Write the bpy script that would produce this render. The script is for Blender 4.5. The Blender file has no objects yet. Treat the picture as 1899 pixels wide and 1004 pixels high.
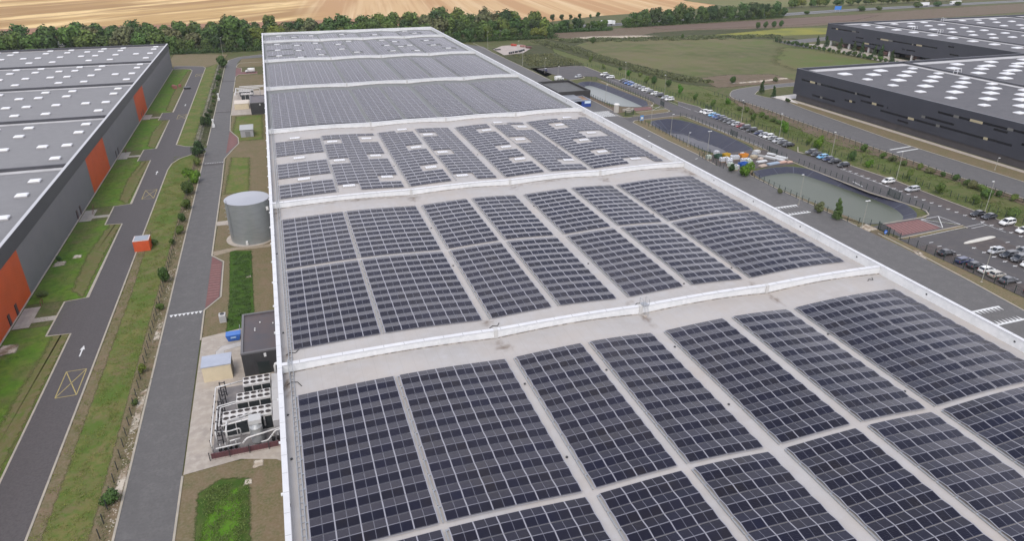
import bpy, bmesh, math, random
from mathutils import Vector, Matrix, noise
from mathutils.geometry import tessellate_polygon
R = math.radians
rnd = random.Random(7)
SC = bpy.context.scene
COL = SC.collection

# ------------------------------------------------------------------ camera, sky, sun, exposure
cam = bpy.data.cameras.new('camera'); cam.sensor_width = 36; cam.lens = 1278 / 1899 * 36
cam.clip_start = 1; cam.clip_end = 8000
co = bpy.data.objects.new('camera', cam); COL.objects.link(co)
co.location = (0, 0, 70); co.rotation_euler = (R(90 - 25.988), 0, R(-18.4015))
SC.camera = co
SUN_EL, SUN_AZ = 56, 204
w = bpy.data.worlds.new('World'); SC.world = w; w.use_nodes = True
nt = w.node_tree; nt.nodes.clear()
def wn(t, **k):
    n = nt.nodes.new(t)
    for a, b in k.items(): setattr(n, a, b)
    return n
out = wn('ShaderNodeOutputWorld'); bg = wn('ShaderNodeBackground')
sky = wn('ShaderNodeTexSky', sky_type='NISHITA', sun_disc=False, sun_elevation=R(SUN_EL), sun_rotation=R(SUN_AZ))
tc = wn('ShaderNodeTexCoord'); nz = wn('ShaderNodeTexNoise'); nz.inputs['Scale'].default_value = 2.2; nz.inputs['Detail'].default_value = 6
mpg = wn('ShaderNodeMapping'); mpg.inputs['Scale'].default_value = (1, 1, 2.6)
rmp = wn('ShaderNodeMapRange'); rmp.inputs[1].default_value = .30; rmp.inputs[2].default_value = .62; rmp.inputs[3].default_value = .12; rmp.inputs[4].default_value = 1
sx_ = wn('ShaderNodeSeparateXYZ'); hz_ = wn('ShaderNodeMapRange'); hz_.inputs[1].default_value = .0; hz_.inputs[1].default_value = .3; hz_.inputs[2].default_value = .85; hz_.inputs[3].default_value = .22; hz_.inputs[4].default_value = -.25
ad_ = wn('ShaderNodeMath'); ad_.operation = 'ADD'
mx = wn('ShaderNodeMixRGB'); mx.inputs[2].default_value = (9.5, 9.5, 10.4, 1)
nt.links.new(tc.outputs['Generated'], mpg.inputs[0]); nt.links.new(mpg.outputs[0], nz.inputs['Vector'])
nt.links.new(tc.outputs['Generated'], sx_.inputs[0]); nt.links.new(sx_.outputs[2], hz_.inputs[0]); nt.links.new(nz.outputs[0], ad_.inputs[0]); nt.links.new(hz_.outputs[0], ad_.inputs[1]); nt.links.new(ad_.outputs[0], rmp.inputs[0]); nt.links.new(rmp.outputs[0], mx.inputs[0]); nt.links.new(sky.outputs[0], mx.inputs[1])
nt.links.new(mx.outputs[0], bg.inputs[0]); bg.inputs[1].default_value = .12
nt.links.new(bg.outputs[0], out.inputs[0])
sl = bpy.data.lights.new('sun', 'SUN'); sl.energy = 1.45; sl.angle = R(24); sl.color = (1, .95, .88)
so = bpy.data.objects.new('sun', sl); COL.objects.link(so)
so.rotation_euler = Vector((math.sin(R(SUN_AZ)) * math.cos(R(SUN_EL)), math.cos(R(SUN_AZ)) * math.cos(R(SUN_EL)), math.sin(R(SUN_EL)))).to_track_quat('Z', 'Y').to_euler()
SC.view_settings.view_transform = 'Standard'; SC.view_settings.look = 'None'; SC.view_settings.gamma = 1
SC.view_settings.exposure = 0.42
SC.cycles.max_bounces = 6; SC.cycles.transparent_max_bounces = 8

# ------------------------------------------------------------------ helpers
def hexlin(h):
    v = [int(h[i:i + 2], 16) / 255 for i in (0, 2, 4)]
    return tuple(((x + .055) / 1.055) ** 2.4 if x > .04045 else x / 12.92 for x in v) + (1,)
MC = {}
def mat(name, col, col2=None, scale=1., detail=4, rough=.8, metal=0, bump=0, bscale=None, col3=None, scale3=None, lo=.35, hi=.65,
        ragged=0, stretch=None, rand=0, spec=.5, coat=0, coord='POS', col4=None):
    """principled material; colours are linear albedo; up to three colours mixed by two world-space noises"""
    if name in MC: return MC[name]
    m = bpy.data.materials.new(name); m.use_nodes = True; t = m.node_tree; N = t.nodes; L = t.links
    b = N['Principled BSDF']; b.inputs['Roughness'].default_value = rough; b.inputs['Metallic'].default_value = metal
    b.inputs['Specular IOR Level'].default_value = spec; b.inputs['Coat Weight'].default_value = coat
    c = lambda x: tuple(x) + (1,) if len(x) == 3 else x
    if coord == 'POS': g = N.new('ShaderNodeNewGeometry').outputs['Position']
    else: g = N.new('ShaderNodeTexCoord').outputs['Object']
    if stretch:
        mp = N.new('ShaderNodeMapping'); mp.inputs['Scale'].default_value = stretch[:3]
        if len(stretch) > 3: mp.inputs['Rotation'].default_value = (0, 0, stretch[3])
        L.new(g, mp.inputs[0]); gs = mp.outputs[0]
    else: gs = g
    def mix(a_sock, a_col, b_col, s, lo_, hi_, gg, det=detail):
        n = N.new('ShaderNodeTexNoise'); n.inputs['Scale'].default_value = s; n.inputs['Detail'].default_value = det; n.inputs['Roughness'].default_value = .6
        L.new(gg, n.inputs['Vector'])
        r = N.new('ShaderNodeMapRange'); r.inputs[1].default_value = lo_; r.inputs[2].default_value = hi_; L.new(n.outputs[0], r.inputs[0])
        x = N.new('ShaderNodeMixRGB'); L.new(r.outputs[0], x.inputs[0])
        if a_sock: L.new(a_sock, x.inputs[1])
        else: x.inputs[1].default_value = c(a_col)
        x.inputs[2].default_value = c(b_col)
        return x.outputs[0]
    s = None
    if col2: s = mix(None, col, col2, scale, lo, hi, gs)
    if col3: s = mix(s, col, col3, scale3 or scale * 5, .45, .7, g)
    if col4: s = mix(s, col, col4, (scale3 or scale * 5) * 5, .42, .75, g)
    if rand:
        oi = N.new('ShaderNodeObjectInfo'); ge = N.new('ShaderNodeNewGeometry')
        ad = N.new('ShaderNodeMath'); ad.operation = 'ADD'; L.new(oi.outputs['Random'], ad.inputs[0]); L.new(ge.outputs['Random Per Island'], ad.inputs[1])
        fr = N.new('ShaderNodeMath'); fr.operation = 'FRACT'; L.new(ad.outputs[0], fr.inputs[0])
        mr = N.new('ShaderNodeMapRange'); mr.inputs[3].default_value = 1 - rand; mr.inputs[4].default_value = 1 + rand; L.new(fr.outputs[0], mr.inputs[0])
        hs = N.new('ShaderNodeHueSaturation'); L.new(mr.outputs[0], hs.inputs['Value'])
        mh = N.new('ShaderNodeMapRange'); mh.inputs[3].default_value = .5 - rand * .06; mh.inputs[4].default_value = .5 + rand * .05
        L.new(oi.outputs['Random'], mh.inputs[0]); L.new(mh.outputs[0], hs.inputs['Hue'])
        if s: L.new(s, hs.inputs['Color'])
        else: hs.inputs['Color'].default_value = c(col)
        s = hs.outputs[0]
    if s: L.new(s, b.inputs['Base Color'])
    else: b.inputs['Base Color'].default_value = c(col)
    if bump:
        n = N.new('ShaderNodeTexNoise'); n.inputs['Scale'].default_value = bscale or scale * 8; n.inputs['Detail'].default_value = 5; L.new(g, n.inputs['Vector'])
        bp = N.new('ShaderNodeBump'); bp.inputs['Strength'].default_value = min(1, bump); bp.inputs['Distance'].default_value = bump * .3
        L.new(n.outputs[0], bp.inputs['Height']); L.new(bp.outputs[0], b.inputs['Normal'])
    if ragged:
        at = N.new('ShaderNodeAttribute'); at.attribute_name = 'edge'
        n = N.new('ShaderNodeTexNoise'); n.inputs['Scale'].default_value = ragged; n.inputs['Detail'].default_value = 6; n.inputs['Roughness'].default_value = .7; L.new(g, n.inputs['Vector'])
        a1 = N.new('ShaderNodeMath'); a1.operation = 'MULTIPLY_ADD'; L.new(at.outputs['Fac'], a1.inputs[0]); a1.inputs[1].default_value = 1.1; L.new(n.outputs[0], a1.inputs[2])
        mr = N.new('ShaderNodeMapRange'); mr.inputs[1].default_value = .78; mr.inputs[2].default_value = 1.12; L.new(a1.outputs[0], mr.inputs[0])
        L.new(mr.outputs[0], b.inputs['Alpha'])
    MC[name] = m
    return m

class MB:
    def __init__(s): s.v = []; s.f = []; s.m = []
    def face(s, pts, m=0):
        i = len(s.v); s.v += [tuple(p) for p in pts]; s.f.append(tuple(range(i, i + len(pts)))); s.m.append(m); return s
    def add(s, vs, fs, m=0):
        i = len(s.v); s.v += [tuple(p) for p in vs]
        for f in fs: s.f.append(tuple(k + i for k in f)); s.m.append(m)
        return s
    def box(s, x0, x1, y0, y1, z0, z1, m=0, M=None):
        vs = [Vector(p) for p in ((x0, y0, z0), (x1, y0, z0), (x1, y1, z0), (x0, y1, z0), (x0, y0, z1), (x1, y0, z1), (x1, y1, z1), (x0, y1, z1))]
        if M: vs = [M @ p for p in vs]
        return s.add(vs, [(0, 3, 2, 1), (4, 5, 6, 7), (0, 1, 5, 4), (1, 2, 6, 5), (2, 3, 7, 6), (3, 0, 4, 7)], m)
    def cyl(s, x, y, z0, z1, r, n=12, m=0, r2=None):
        r2 = r if r2 is None else r2
        a = [(x + r * math.cos(2 * math.pi * k / n), y + r * math.sin(2 * math.pi * k / n), z0) for k in range(n)]
        b = [(x + r2 * math.cos(2 * math.pi * k / n), y + r2 * math.sin(2 * math.pi * k / n), z1) for k in range(n)]
        return s.add(a + b, [(k, (k + 1) % n, n + (k + 1) % n, n + k) for k in range(n)] + [tuple(range(n - 1, -1, -1)), tuple(range(n, 2 * n))], m)
    def tube(s, pts, r, n=8, m=0):
        pts = [Vector(p) for p in pts]; rings = []
        for i, p in enumerate(pts):
            d = (pts[min(i + 1, len(pts) - 1)] - pts[max(i - 1, 0)]).normalized()
            u = d.cross(Vector((0, 0, 1))); u = u.normalized() if u.length > .05 else Vector((1, 0, 0)); v = d.cross(u).normalized()
            rr = r[i] if isinstance(r, (list, tuple)) else r
            rings += [p + (u * math.cos(2 * math.pi * k / n) + v * math.sin(2 * math.pi * k / n)) * rr for k in range(n)]
        fs = [(i * n + k, i * n + (k + 1) % n, (i + 1) * n + (k + 1) % n, (i + 1) * n + k) for i in range(len(pts) - 1) for k in range(n)]
        fs += [tuple(range(n - 1, -1, -1)), tuple((len(pts) - 1) * n + k for k in range(n))]
        return s.add(rings, fs, m)
    def prism(s, poly, z0, z1, m=0):
        n = len(poly)
        s.add([(x, y, z0) for x, y in poly] + [(x, y, z1) for x, y in poly],
              [(k, (k + 1) % n, n + (k + 1) % n, n + k) for k in range(n)] + [tuple(range(n - 1, -1, -1)), tuple(range(n, 2 * n))], m)
        return s
    def mesh(s, name, mats):
        me = bpy.data.meshes.new(name); me.from_pydata(s.v, [], s.f)
        for x in (mats if isinstance(mats, (list, tuple)) else [mats]): me.materials.append(x)
        if any(s.m): me.polygons.foreach_set('material_index', s.m)
        me.update(); return me
    def build(s, name, mats, parent=None, loc=None, smooth=False, fix=True):
        me = s.mesh(name, mats)
        if fix and len(s.f) < 3000:
            bm = bmesh.new(); bm.from_mesh(me); bmesh.ops.recalc_face_normals(bm, faces=bm.faces); bm.to_mesh(me); bm.free()
        if smooth: me.polygons.foreach_set('use_smooth', [True] * len(me.polygons))
        return link(name, me, parent, loc)
def link(name, data, parent=None, loc=None):
    o = bpy.data.objects.new(name, data); COL.objects.link(o)
    if parent: o.parent = parent
    if loc: o.location = loc
    return o
def tag(o, label, cat, group=None):
    o['label'] = label; o['category'] = cat
    if group: o['group'] = group
    return o
def thing(name, label, cat, loc=(0, 0, 0), rz=0, group=None):
    o = bpy.data.objects.new(name, None); COL.objects.link(o); o.location = loc; o.rotation_euler = (0, 0, rz); o.empty_display_size = .2
    return tag(o, label, cat, group)
def struct(o, kind='structure'): o['kind'] = kind; return o
def ordinal(n): return '%d%s' % (n, 'th' if 10 <= n % 100 <= 20 else {1: 'st', 2: 'nd', 3: 'rd'}.get(n % 10, 'th'))
def word(n): return ['first', 'second', 'third', 'fourth', 'fifth', 'sixth', 'seventh', 'eighth', 'ninth', 'tenth'][n - 1] if n <= 10 else ordinal(n)

def copy_tree(src, loc, rz, label, group, parent=None, scale=1):
    r = src.copy(); COL.objects.link(r); r.location = loc; r.rotation_euler = (0, 0, rz); r.scale = (scale,) * 3
    if label: r['label'] = label
    if group: r['group'] = group
    for ch in src.children:
        c = ch.copy(); COL.objects.link(c); c.parent = r
        for g in ch.children:
            d = g.copy(); COL.objects.link(d); d.parent = c
    return r

# ------------------------------------------------------------------ materials
G_DRY = mat('dry_grass', (.112, .108, .050), (.085, .11, .032), .045, col3=(.15, .118, .075), scale3=.35, col4=(.06, .075, .028), bump=.3, bscale=2.2, rough=.95, spec=.1)
G_MEADOW = mat('meadow_grass', (.140, .128, .062), (.090, .100, .040), .014, col3=(.105, .13, .040), scale3=.022, col4=(.15, .125, .075), lo=.42, hi=.58, bump=.3, bscale=1.2, rough=.95, spec=.1)
G_LAWN = mat('lawn_grass', (.080, .170, .018), (.125, .18, .03), .18, col3=(.135, .12, .055), scale3=.14, col4=(.06, .11, .02), bump=.3, bscale=3, rough=.95, ragged=.8, spec=.1)
G_LUSH = mat('lush_grass', (.046, .098, .015), (.065, .11, .024), .5, col3=(.034, .070, .013), scale3=.8, bump=.4, bscale=4, rough=.95, ragged=1.2, spec=.1)
G_STRIP = mat('verge_grass', (.095, .140, .030), (.165, .155, .055), .16, lo=.42, hi=.58, col3=(.17, .135, .07), scale3=.22, col4=(.085, .14, .028), bump=.35, bscale=3, rough=.95, ragged=1.1, spec=.1)
G_VERGE = mat('green_verge', (.092, .115, .036), (.13, .122, .056), .08, col3=(.07, .10, .026), scale3=.4, bump=.3, bscale=2, rough=.95, ragged=.5, spec=.1)
G_TAN = mat('bare_soil', (.185, .135, .085), (.145, .125, .06), .2, col3=(.12, .12, .055), scale3=.5, col4=(.22, .175, .12), bump=.3, bscale=2.5, rough=.95, ragged=.7, spec=.1)
G_BROWN = mat('brown_soil', (.15, .108, .078), (.12, .10, .06), .12, col3=(.17, .13, .1), scale3=.4, bump=.3, bscale=2, rough=.95, ragged=.5, spec=.1)
G_SCRUB = mat('scrub_ground', (.055, .062, .03), (.085, .078, .042), .12, col3=(.045, .06, .022), scale3=.5, bump=.6, bscale=1, rough=.95, ragged=.25, spec=.1)
G_PLOUGH = mat('ploughed_soil', (.135, .092, .075), (.16, .12, .09), .03, bump=.3, bscale=1, rough=.95, ragged=.12, spec=.1, stretch=(.3, 3, 1))
G_YEL = mat('yellow_crop', (.235, .22, .045), (.16, .17, .05), .05, rough=.95, ragged=.1, spec=.1)
G_CHALK = mat('chalk_spoil', (.55, .49, .40), (.25, .19, .13), .5, rough=.95, ragged=.6, lo=.4, hi=.6, spec=.1)
ASPH = mat('asphalt', (.122, .117, .112), (.106, .101, .097), .12, col3=(.14, .133, .127), scale3=.5, stretch=(1, .05, 1), col4=(.098, .093, .09), bump=.12, bscale=14, rough=.85)
ASPH2 = mat('dark_asphalt', (.082, .074, .072), (.092, .083, .081), .15, col3=(.096, .085, .083), scale3=.6, stretch=(1, .05, 1), col4=(.066, .058, .058), bump=.12, bscale=14, rough=.85)
ASPH3 = mat('car_park_asphalt', (.082, .075, .074), (.068, .063, .064), .1, col3=(.095, .085, .08), scale3=.4, bump=.12, bscale=14, rough=.85)
BAYM = mat('parking_bay_asphalt', (.082, .066, .060), (.066, .056, .054), .2, col3=(.1, .08, .07), scale3=.6, bump=.12, bscale=14, rough=.88)
KERB = mat('kerb_stone', (.42, .37, .29), (.33, .30, .25), .6, rough=.9)
CONC = mat('concrete', (.40, .345, .285), (.33, .29, .25), .25, col3=(.45, .40, .34), scale3=.8, rough=.9, bump=.05)
PAVE = mat('paving', (.36, .33, .28), (.28, .25, .22), .5, rough=.9)
WHITE = mat('white_paint', (.72, .72, .70), (.55, .55, .53), 1.5, rough=.7)
YELP = mat('yellow_paint', (.42, .33, .11), (.30, .25, .12), 1.5, rough=.8)
REDP = mat('red_paving', (.19, .085, .078), (.15, .075, .07), 1, rough=.9)
REDL = mat('pale_red_stripe', (.30, .17, .15), (.22, .12, .11), 2, rough=.9)
MEMB = mat('roof_membrane', (.42, .395, .37), (.375, .355, .338), .08, col3=(.42, .405, .395), scale3=.6, rough=.7, bump=.03, bscale=3)
WALLW = mat('white_flashing', (.70, .705, .70), (.60, .61, .605), .3, col3=(.73, .73, .725), rough=.5, stretch=(1, 1, .3))
WALLG = mat('grey_cladding', (.17, .165, .17), (.155, .152, .16), .2, rough=.5)
FASC = mat('anthracite_flashing', (.058, .058, .066), (.05, .05, .057), .2, rough=.5)
ORNG = mat('orange_cladding', (.50, .085, .022), (.43, .075, .02), .2, rough=.5)
LROOF = mat('grey_membrane', (.19, .186, .186), (.178, .174, .174), .06, col3=(.2, .196, .195), scale3=.5, rough=.75)
DROOF = mat('dark_membrane', (.092, .088, .092), (.078, .075, .079), .06, col3=(.10, .096, .10), scale3=.4, rough=.75)
DCLAD = mat('dark_cladding', (.036, .038, .050), (.032, .034, .045), .1, rough=.5)
DCLAD2 = mat('dark_plinth', (.085, .075, .075), (.07, .063, .063), .3, rough=.8)
SLOT = mat('slot_glass', (.008, .008, .011), rough=.25)
TANP = mat('tan_panel', (.42, .36, .22), (.36, .31, .2), .6, rough=.6)
TANP2 = mat('dull_panel', (.14, .135, .12), rough=.6)
DOME = mat('skylight_dome', (.68, .68, .69), (.62, .625, .63), .8, rough=.35)
DOMEB = mat('skylight_kerb', (.36, .35, .34), rough=.6)
GALV = mat('galvanised_steel', (.42, .43, .44), (.34, .35, .36), 2, rough=.45, metal=.6)
ALU = mat('aluminium_rail', (.30, .295, .32), rough=.5)
DARKM = mat('dark_metal', (.03, .03, .033), rough=.5)
FENCEM = mat('fence_green_metal', (.022, .04, .035), rough=.6)
TYRE = mat('tyre_rubber', (.018, .018, .018), rough=.8)
GLASSC = mat('car_glass', (.012, .014, .017), rough=.08, spec=.8)
WATER = mat('pond_water', (.070, .082, .052), (.08, .09, .058), .05, rough=.4, bump=.04, bscale=1.2)
WATER1 = mat('pond_water_pale', (.12, .14, .125), (.135, .15, .135), .05, rough=.35, bump=.04, bscale=1.2)
LINER = mat('pond_liner', (.026, .028, .048), (.034, .036, .056), .15, col3=(.042, .042, .055), scale3=.5, rough=.6)
SILT = mat('pond_silt', (.12, .115, .12), (.08, .08, .09), .2, rough=.5, ragged=.3)
BARK = mat('bark', (.07, .055, .04), rough=.9)

def leafmat(name, col, rand=.45):
    m = mat(name, col, (col[0] * .75, col[1] * .8, col[2] * .7), .35, rough=.8, rand=rand, spec=.2)
    return m
LEAF = [leafmat('leaf_mid_green', (.105, .155, .040)), leafmat('leaf_dark_green', (.075, .120, .036)), leafmat('leaf_yellow_green', (.15, .18, .04)),
        leafmat('leaf_olive', (.14, .145, .068)), leafmat('leaf_bright_green', (.095, .20, .025)), leafmat('leaf_black_green', (.052, .084, .032))]

def solar_mat():
    m = mat('solar_glass', (.016, .015, .024), rough=.13, rand=.0, spec=.40)
    m.node_tree.nodes['Principled BSDF'].inputs['Specular Tint'].default_value = (.80, .78, 1, 1)   # violet anti-reflective coating
    N = m.node_tree.nodes; L = m.node_tree.links; b = N['Principled BSDF']
    oi = N.new('ShaderNodeObjectInfo'); ge = N.new('ShaderNodeNewGeometry')
    ad = N.new('ShaderNodeMath'); ad.operation = 'ADD'; L.new(oi.outputs['Random'], ad.inputs[0]); L.new(ge.outputs['Random Per Island'], ad.inputs[1])
    fr = N.new('ShaderNodeMath'); fr.operation = 'FRACT'; L.new(ad.outputs[0], fr.inputs[0])
    gp = N.new('ShaderNodeTexNoise'); gp.inputs['Scale'].default_value = .22; gp.inputs['Detail'].default_value = 2; L.new(ge.outputs['Position'], gp.inputs['Vector'])
    gr = N.new('ShaderNodeMapRange'); gr.inputs[1].default_value = .3; gr.inputs[2].default_value = .7; gr.inputs[4].default_value = .72; L.new(gp.outputs[0], gr.inputs[0])
    fm = N.new('ShaderNodeMath'); fm.operation = 'MULTIPLY_ADD'; fm.inputs[1].default_value = .28; L.new(fr.outputs[0], fm.inputs[0]); L.new(gr.outputs[0], fm.inputs[2]); fr = fm
    cr = N.new('ShaderNodeValToRGB'); e = cr.color_ramp.elements
    e[0].position = 0; e[0].color = (.015, .012, .011, 1); e[1].position = 1; e[1].color = (.009, .009, .019, 1)
    x = cr.color_ramp.elements.new(.45); x.color = (.011, .010, .015, 1)
    L.new(fr.outputs[0], cr.inputs[0])
    # cell rows: faint wires across each module
    w1 = N.new('ShaderNodeTexWave'); w1.wave_type = 'BANDS'; w1.bands_direction = 'Y'; w1.inputs['Scale'].default_value = 1.5
    tcn = N.new('ShaderNodeTexCoord'); L.new(tcn.outputs['Object'], w1.inputs['Vector'])
    mr = N.new('ShaderNodeMapRange'); mr.inputs[1].default_value = .85; mr.inputs[2].default_value = 1; mr.inputs[4].default_value = .05; L.new(w1.outputs[0], mr.inputs[0])
    mxx = N.new('ShaderNodeMixRGB'); mxx.inputs[2].default_value = (.12, .12, .13, 1); L.new(mr.outputs[0], mxx.inputs[0]); L.new(cr.outputs[0], mxx.inputs[1])
    L.new(mxx.outputs[0], b.inputs['Base Color'])
    return m
SOLAR = solar_mat()
MFRAME = mat('module_frame', (.17, .17, .20), rough=.4, metal=.3)

# ------------------------------------------------------------------ ground
def off(poly, d):
    """polygon moved inwards by d (convex-ish, any winding)"""
    n = len(poly); a = sum(poly[i][0] * poly[(i + 1) % n][1] - poly[(i + 1) % n][0] * poly[i][1] for i in range(n)); sg = 1 if a > 0 else -1
    o = []
    for i in range(n):
        p0, p1, p2 = Vector(poly[i - 1][:2]), Vector(poly[i][:2]), Vector(poly[(i + 1) % n][:2])
        d1, d2 = (p1 - p0).normalized(), (p2 - p1).normalized()
        n1, n2 = Vector((-d1.y, d1.x)) * sg, Vector((-d2.y, d2.x)) * sg
        b = (n1 + n2).normalized(); k = d / max(.35, b.dot(n1)); o.append(tuple(p1 + b * k))
    return o
def sheet(name, outer, z, m, holes=()):
    rings = [[Vector((x, y, 0)) for x, y in outer]] + [[Vector((x, y, 0)) for x, y in h] for h in holes]
    tri = tessellate_polygon(rings); vs = [(v.x, v.y, z) for r in rings for v in r]
    me = bpy.data.meshes.new(name); me.from_pydata(vs, [], tri); me.materials.append(m)
    bm = bmesh.new(); bm.from_mesh(me)
    for f in bm.faces:
        if f.normal.z < 0: f.normal_flip()
    bm.to_mesh(me); bm.free()
    return struct(link(name, me))
def ragged(name, poly, z, m, wdt=1.5, kind='structure'):
    """patch of ground whose rim breaks up into the ground around it"""
    n = len(poly); big = off(poly, -wdt * .5); inn = off(poly, wdt * .5)
    me = bpy.data.meshes.new(name)
    vs = [(x, y, z) for x, y in big] + [(x, y, z) for x, y in inn]
    fs = [(k, (k + 1) % n, n + (k + 1) % n, n + k) for k in range(n)]
    tri = tessellate_polygon([[Vector((x, y, 0)) for x, y in inn]])
    fs += [tuple(n + k for k in t) for t in tri]
    me.from_pydata(vs, [], fs); me.materials.append(m)
    at = me.attributes.new('edge', 'FLOAT', 'POINT'); at.data.foreach_set('value', [0.] * n + [1.] * n)
    bm = bmesh.new(); bm.from_mesh(me)
    for f in bm.faces:
        if f.normal.z < 0: f.normal_flip()
    bm.to_mesh(me); bm.free()
    return struct(link(name, me), kind)
def rect(x0, x1, y0, y1): return [(x0, y0), (x1, y0), (x1, y1), (x0, y1)]
def stripe(mb, a, b, wd, z):
    a, b = Vector(a), Vector(b); d = (b - a).normalized(); n = Vector((-d.y, d.x)) * wd / 2
    mb.face([(*(a - n), z), (*(b - n), z), (*(b + n), z), (*(a + n), z)])
def kerb(pts, wd=.30, h=.13, m=None, name='kerb'):
    mb = MB(); P = [Vector(p) for p in pts]; L_, R_ = [], []
    for i, p in enumerate(P):
        d = (P[min(i + 1, len(P) - 1)] - P[max(i - 1, 0)]).normalized(); n = Vector((-d.y, d.x)) * wd / 2
        if 0 < i < len(P) - 1:
            d1 = (P[i] - P[i - 1]).normalized(); n /= max(.5, abs(Vector((-d1.y, d1.x)).dot(n.normalized())))
        L_.append(p + n); R_.append(p - n)
    for i in range(len(P) - 1):
        vs = [(*q, z) for z in (-.05, h) for q in (L_[i], R_[i], R_[i + 1], L_[i + 1])]
        mb.add(vs, [(4, 5, 6, 7), (0, 1, 5, 4), (2, 3, 7, 6), (1, 2, 6, 5), (3, 0, 4, 7)])
    return struct(mb.build(name, m or KERB))
def smooth(pts, n=3):
    """Chaikin corner cutting"""
    for _ in range(n):
        q = []
        for i in range(len(pts)):
            a, b = pts[i], pts[(i + 1) % len(pts)]
            q += [(a[0] * .75 + b[0] * .25, a[1] * .75 + b[1] * .25), (a[0] * .25 + b[0] * .75, a[1] * .25 + b[1] * .75)]
        pts = q
    return pts
def smooth_open(pts, n=2):
    for _ in range(n):
        q = [pts[0]]
        for i in range(len(pts) - 1):
            a, b = pts[i], pts[i + 1]
            q += [(a[0] * .75 + b[0] * .25, a[1] * .75 + b[1] * .25), (a[0] * .25 + b[0] * .75, a[1] * .25 + b[1] * .75)]
        pts = q + [pts[-1]]
    return pts
POND1 = smooth([(148.5, 339), (157, 342), (160.5, 334), (162.2, 290), (160.8, 280.5), (153.4, 277.4), (142.6, 284.7), (142.2, 320)], 2)
POND2 = smooth([(143.5, 254), (160.5, 254.6), (161.8, 208), (157.5, 200.8), (148.5, 201), (142.0, 206), (142.4, 238)], 2)
POND3 = smooth([(140.6, 180.5), (151.6, 183.4), (161.5, 182), (164, 172), (167.2, 151.5), (167.0, 141), (162, 132.4), (152.0, 131.6), (141.6, 134.5), (140.6, 166)], 2)
g = sheet('ground', [(-3500, -400), (4500, -400), (4500, 7000), (-3500, 7000)], 0, G_DRY, [POND1, POND2, POND3])

def pond(name, rim, depth, wdt, wz, wm, silt=False):
    inn = off(rim, wdt); n = len(rim); mb = MB()
    for k in range(n):
        j = (k + 1) % n
        mb.face([(*rim[k], .02), (*rim[j], .02), (*inn[j], -depth), (*inn[k], -depth)])
        a, b = off(rim, -.5)[k], off(rim, -.5)[j]
        mb.face([(*a, .03), (*b, .03), (*rim[j], .03), (*rim[k], .03)])
    mb.face([(*p, -depth) for p in inn])
    struct(mb.build(name + '_liner', LINER))
    if wz is not None: sheet(name + '_water', off(rim, wdt * (-wz) / depth * 1.0 + .02), wz, wm)
    # liner welds: raised straps running down the slope
    st = MB()
    for k in range(0, n, 3):
        a, b = Vector((*rim[k], .05)), Vector((*inn[k], -depth + .03)); d = Vector((rim[(k + 1) % n][0] - rim[k][0], rim[(k + 1) % n][1] - rim[k][1], 0)).normalized() * .12
        st.face([a - d, a + d, b + d, b - d])
    struct(st.build('liner_seam', mat('liner_seam', (.085, .088, .11), rough=.5)))
pond('far_pond', POND1, 2.4, 5.0, -1.5, WATER1)
pond('middle_basin', POND2, 3.0, 5.5, None, None)
pond('near_pond', POND3, 2.6, 5.2, -1.3, WATER)
ragged('silt', off([(144.5, 212), (150, 206), (156, 215), (153, 240), (146, 246)], -.2), -2.97, SILT, 3)
# raised outlet hoods and the like in the basins are left to the lamps and signs further down

# large fields
ragged('meadow', [(186, 500), (215, 502), (262, 486), (322, 478), (350, 458), (372, 430), (352, 340), (290, 285), (255, 292), (232, 330), (205, 325), (188, 405)], .02, G_MEADOW, 8)
ragged('meadow', [(280, 300), (325, 300), (362, 350), (362, 395), (335, 410), (290, 360)], .03, mat('green_meadow', (.095, .13, .036), (.125, .125, .05), .02, col3=(.14, .12, .062), scale3=.05, rough=.95, ragged=.12, spec=.1), 22)
ragged('scrub_band', [(183, 498), (196, 500), (202, 460), (200, 420), (204, 380), (212, 345), (222, 318), (212, 308), (202, 318), (196, 345), (190, 375), (186, 410), (183, 450)], .04, G_SCRUB, 7)
ragged('scrub_band', [(183, 480), (225, 502), (262, 491), (318, 484), (348, 463), (372, 450), (371, 442), (345, 453), (316, 474), (270, 480), (225, 488), (196, 462)], .05, G_SCRUB, 5)
ragged('scrub_mound', [(255, 487), (290, 510), (325, 515), (372, 508), (400, 500), (330, 486), (285, 482)], .055, G_SCRUB, 8)
ragged('brown_earth', [(190, 505), (212, 540), (300, 548), (372, 552), (440, 562), (520, 570), (640, 590), (900, 620), (900, 560), (640, 530), (520, 520), (440, 508), (380, 508), (318, 514), (284, 500), (225, 503)], .03, G_BROWN, 8)
ragged('ploughed_field', [(300, 548), (372, 554), (440, 562), (520, 572), (560, 560), (500, 530), (430, 520), (360, 520), (310, 530)], .045, G_PLOUGH, 8)
ragged('yellow_field', [(318, 490), (345, 500), (378, 506), (430, 498), (460, 480), (430, 460), (400, 462), (372, 464), (346, 464), (322, 482)], .05, G_YEL, 4)
ragged('chalk_bank', [(214, 502), (232, 506), (268, 500), (280, 494), (262, 490), (222, 496)], .06, G_CHALK, 5)
ragged('green_strip', [(173.8, 262), (173.8, 386), (176, 440), (186, 470), (188, 430), (192, 380), (198, 340), (204, 322), (204, 290), (200, 262), (196, 230), (193, 200), (199, 170), (199, 120), (199, 60), (184, 60), (182, 120), (181.4, 160), (179.6, 178), (174, 196)], .035, G_VERGE, 3)
ragged('soil_bank', [(212, 305), (240, 306), (262, 300), (262, 328), (238, 334), (216, 330)], .055, G_BROWN, 5)
ragged('chalk_bank', [(226, 311), (240, 311), (262, 314), (262, 317), (240, 314), (226, 313)], .065, G_CHALK, 3)
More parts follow.
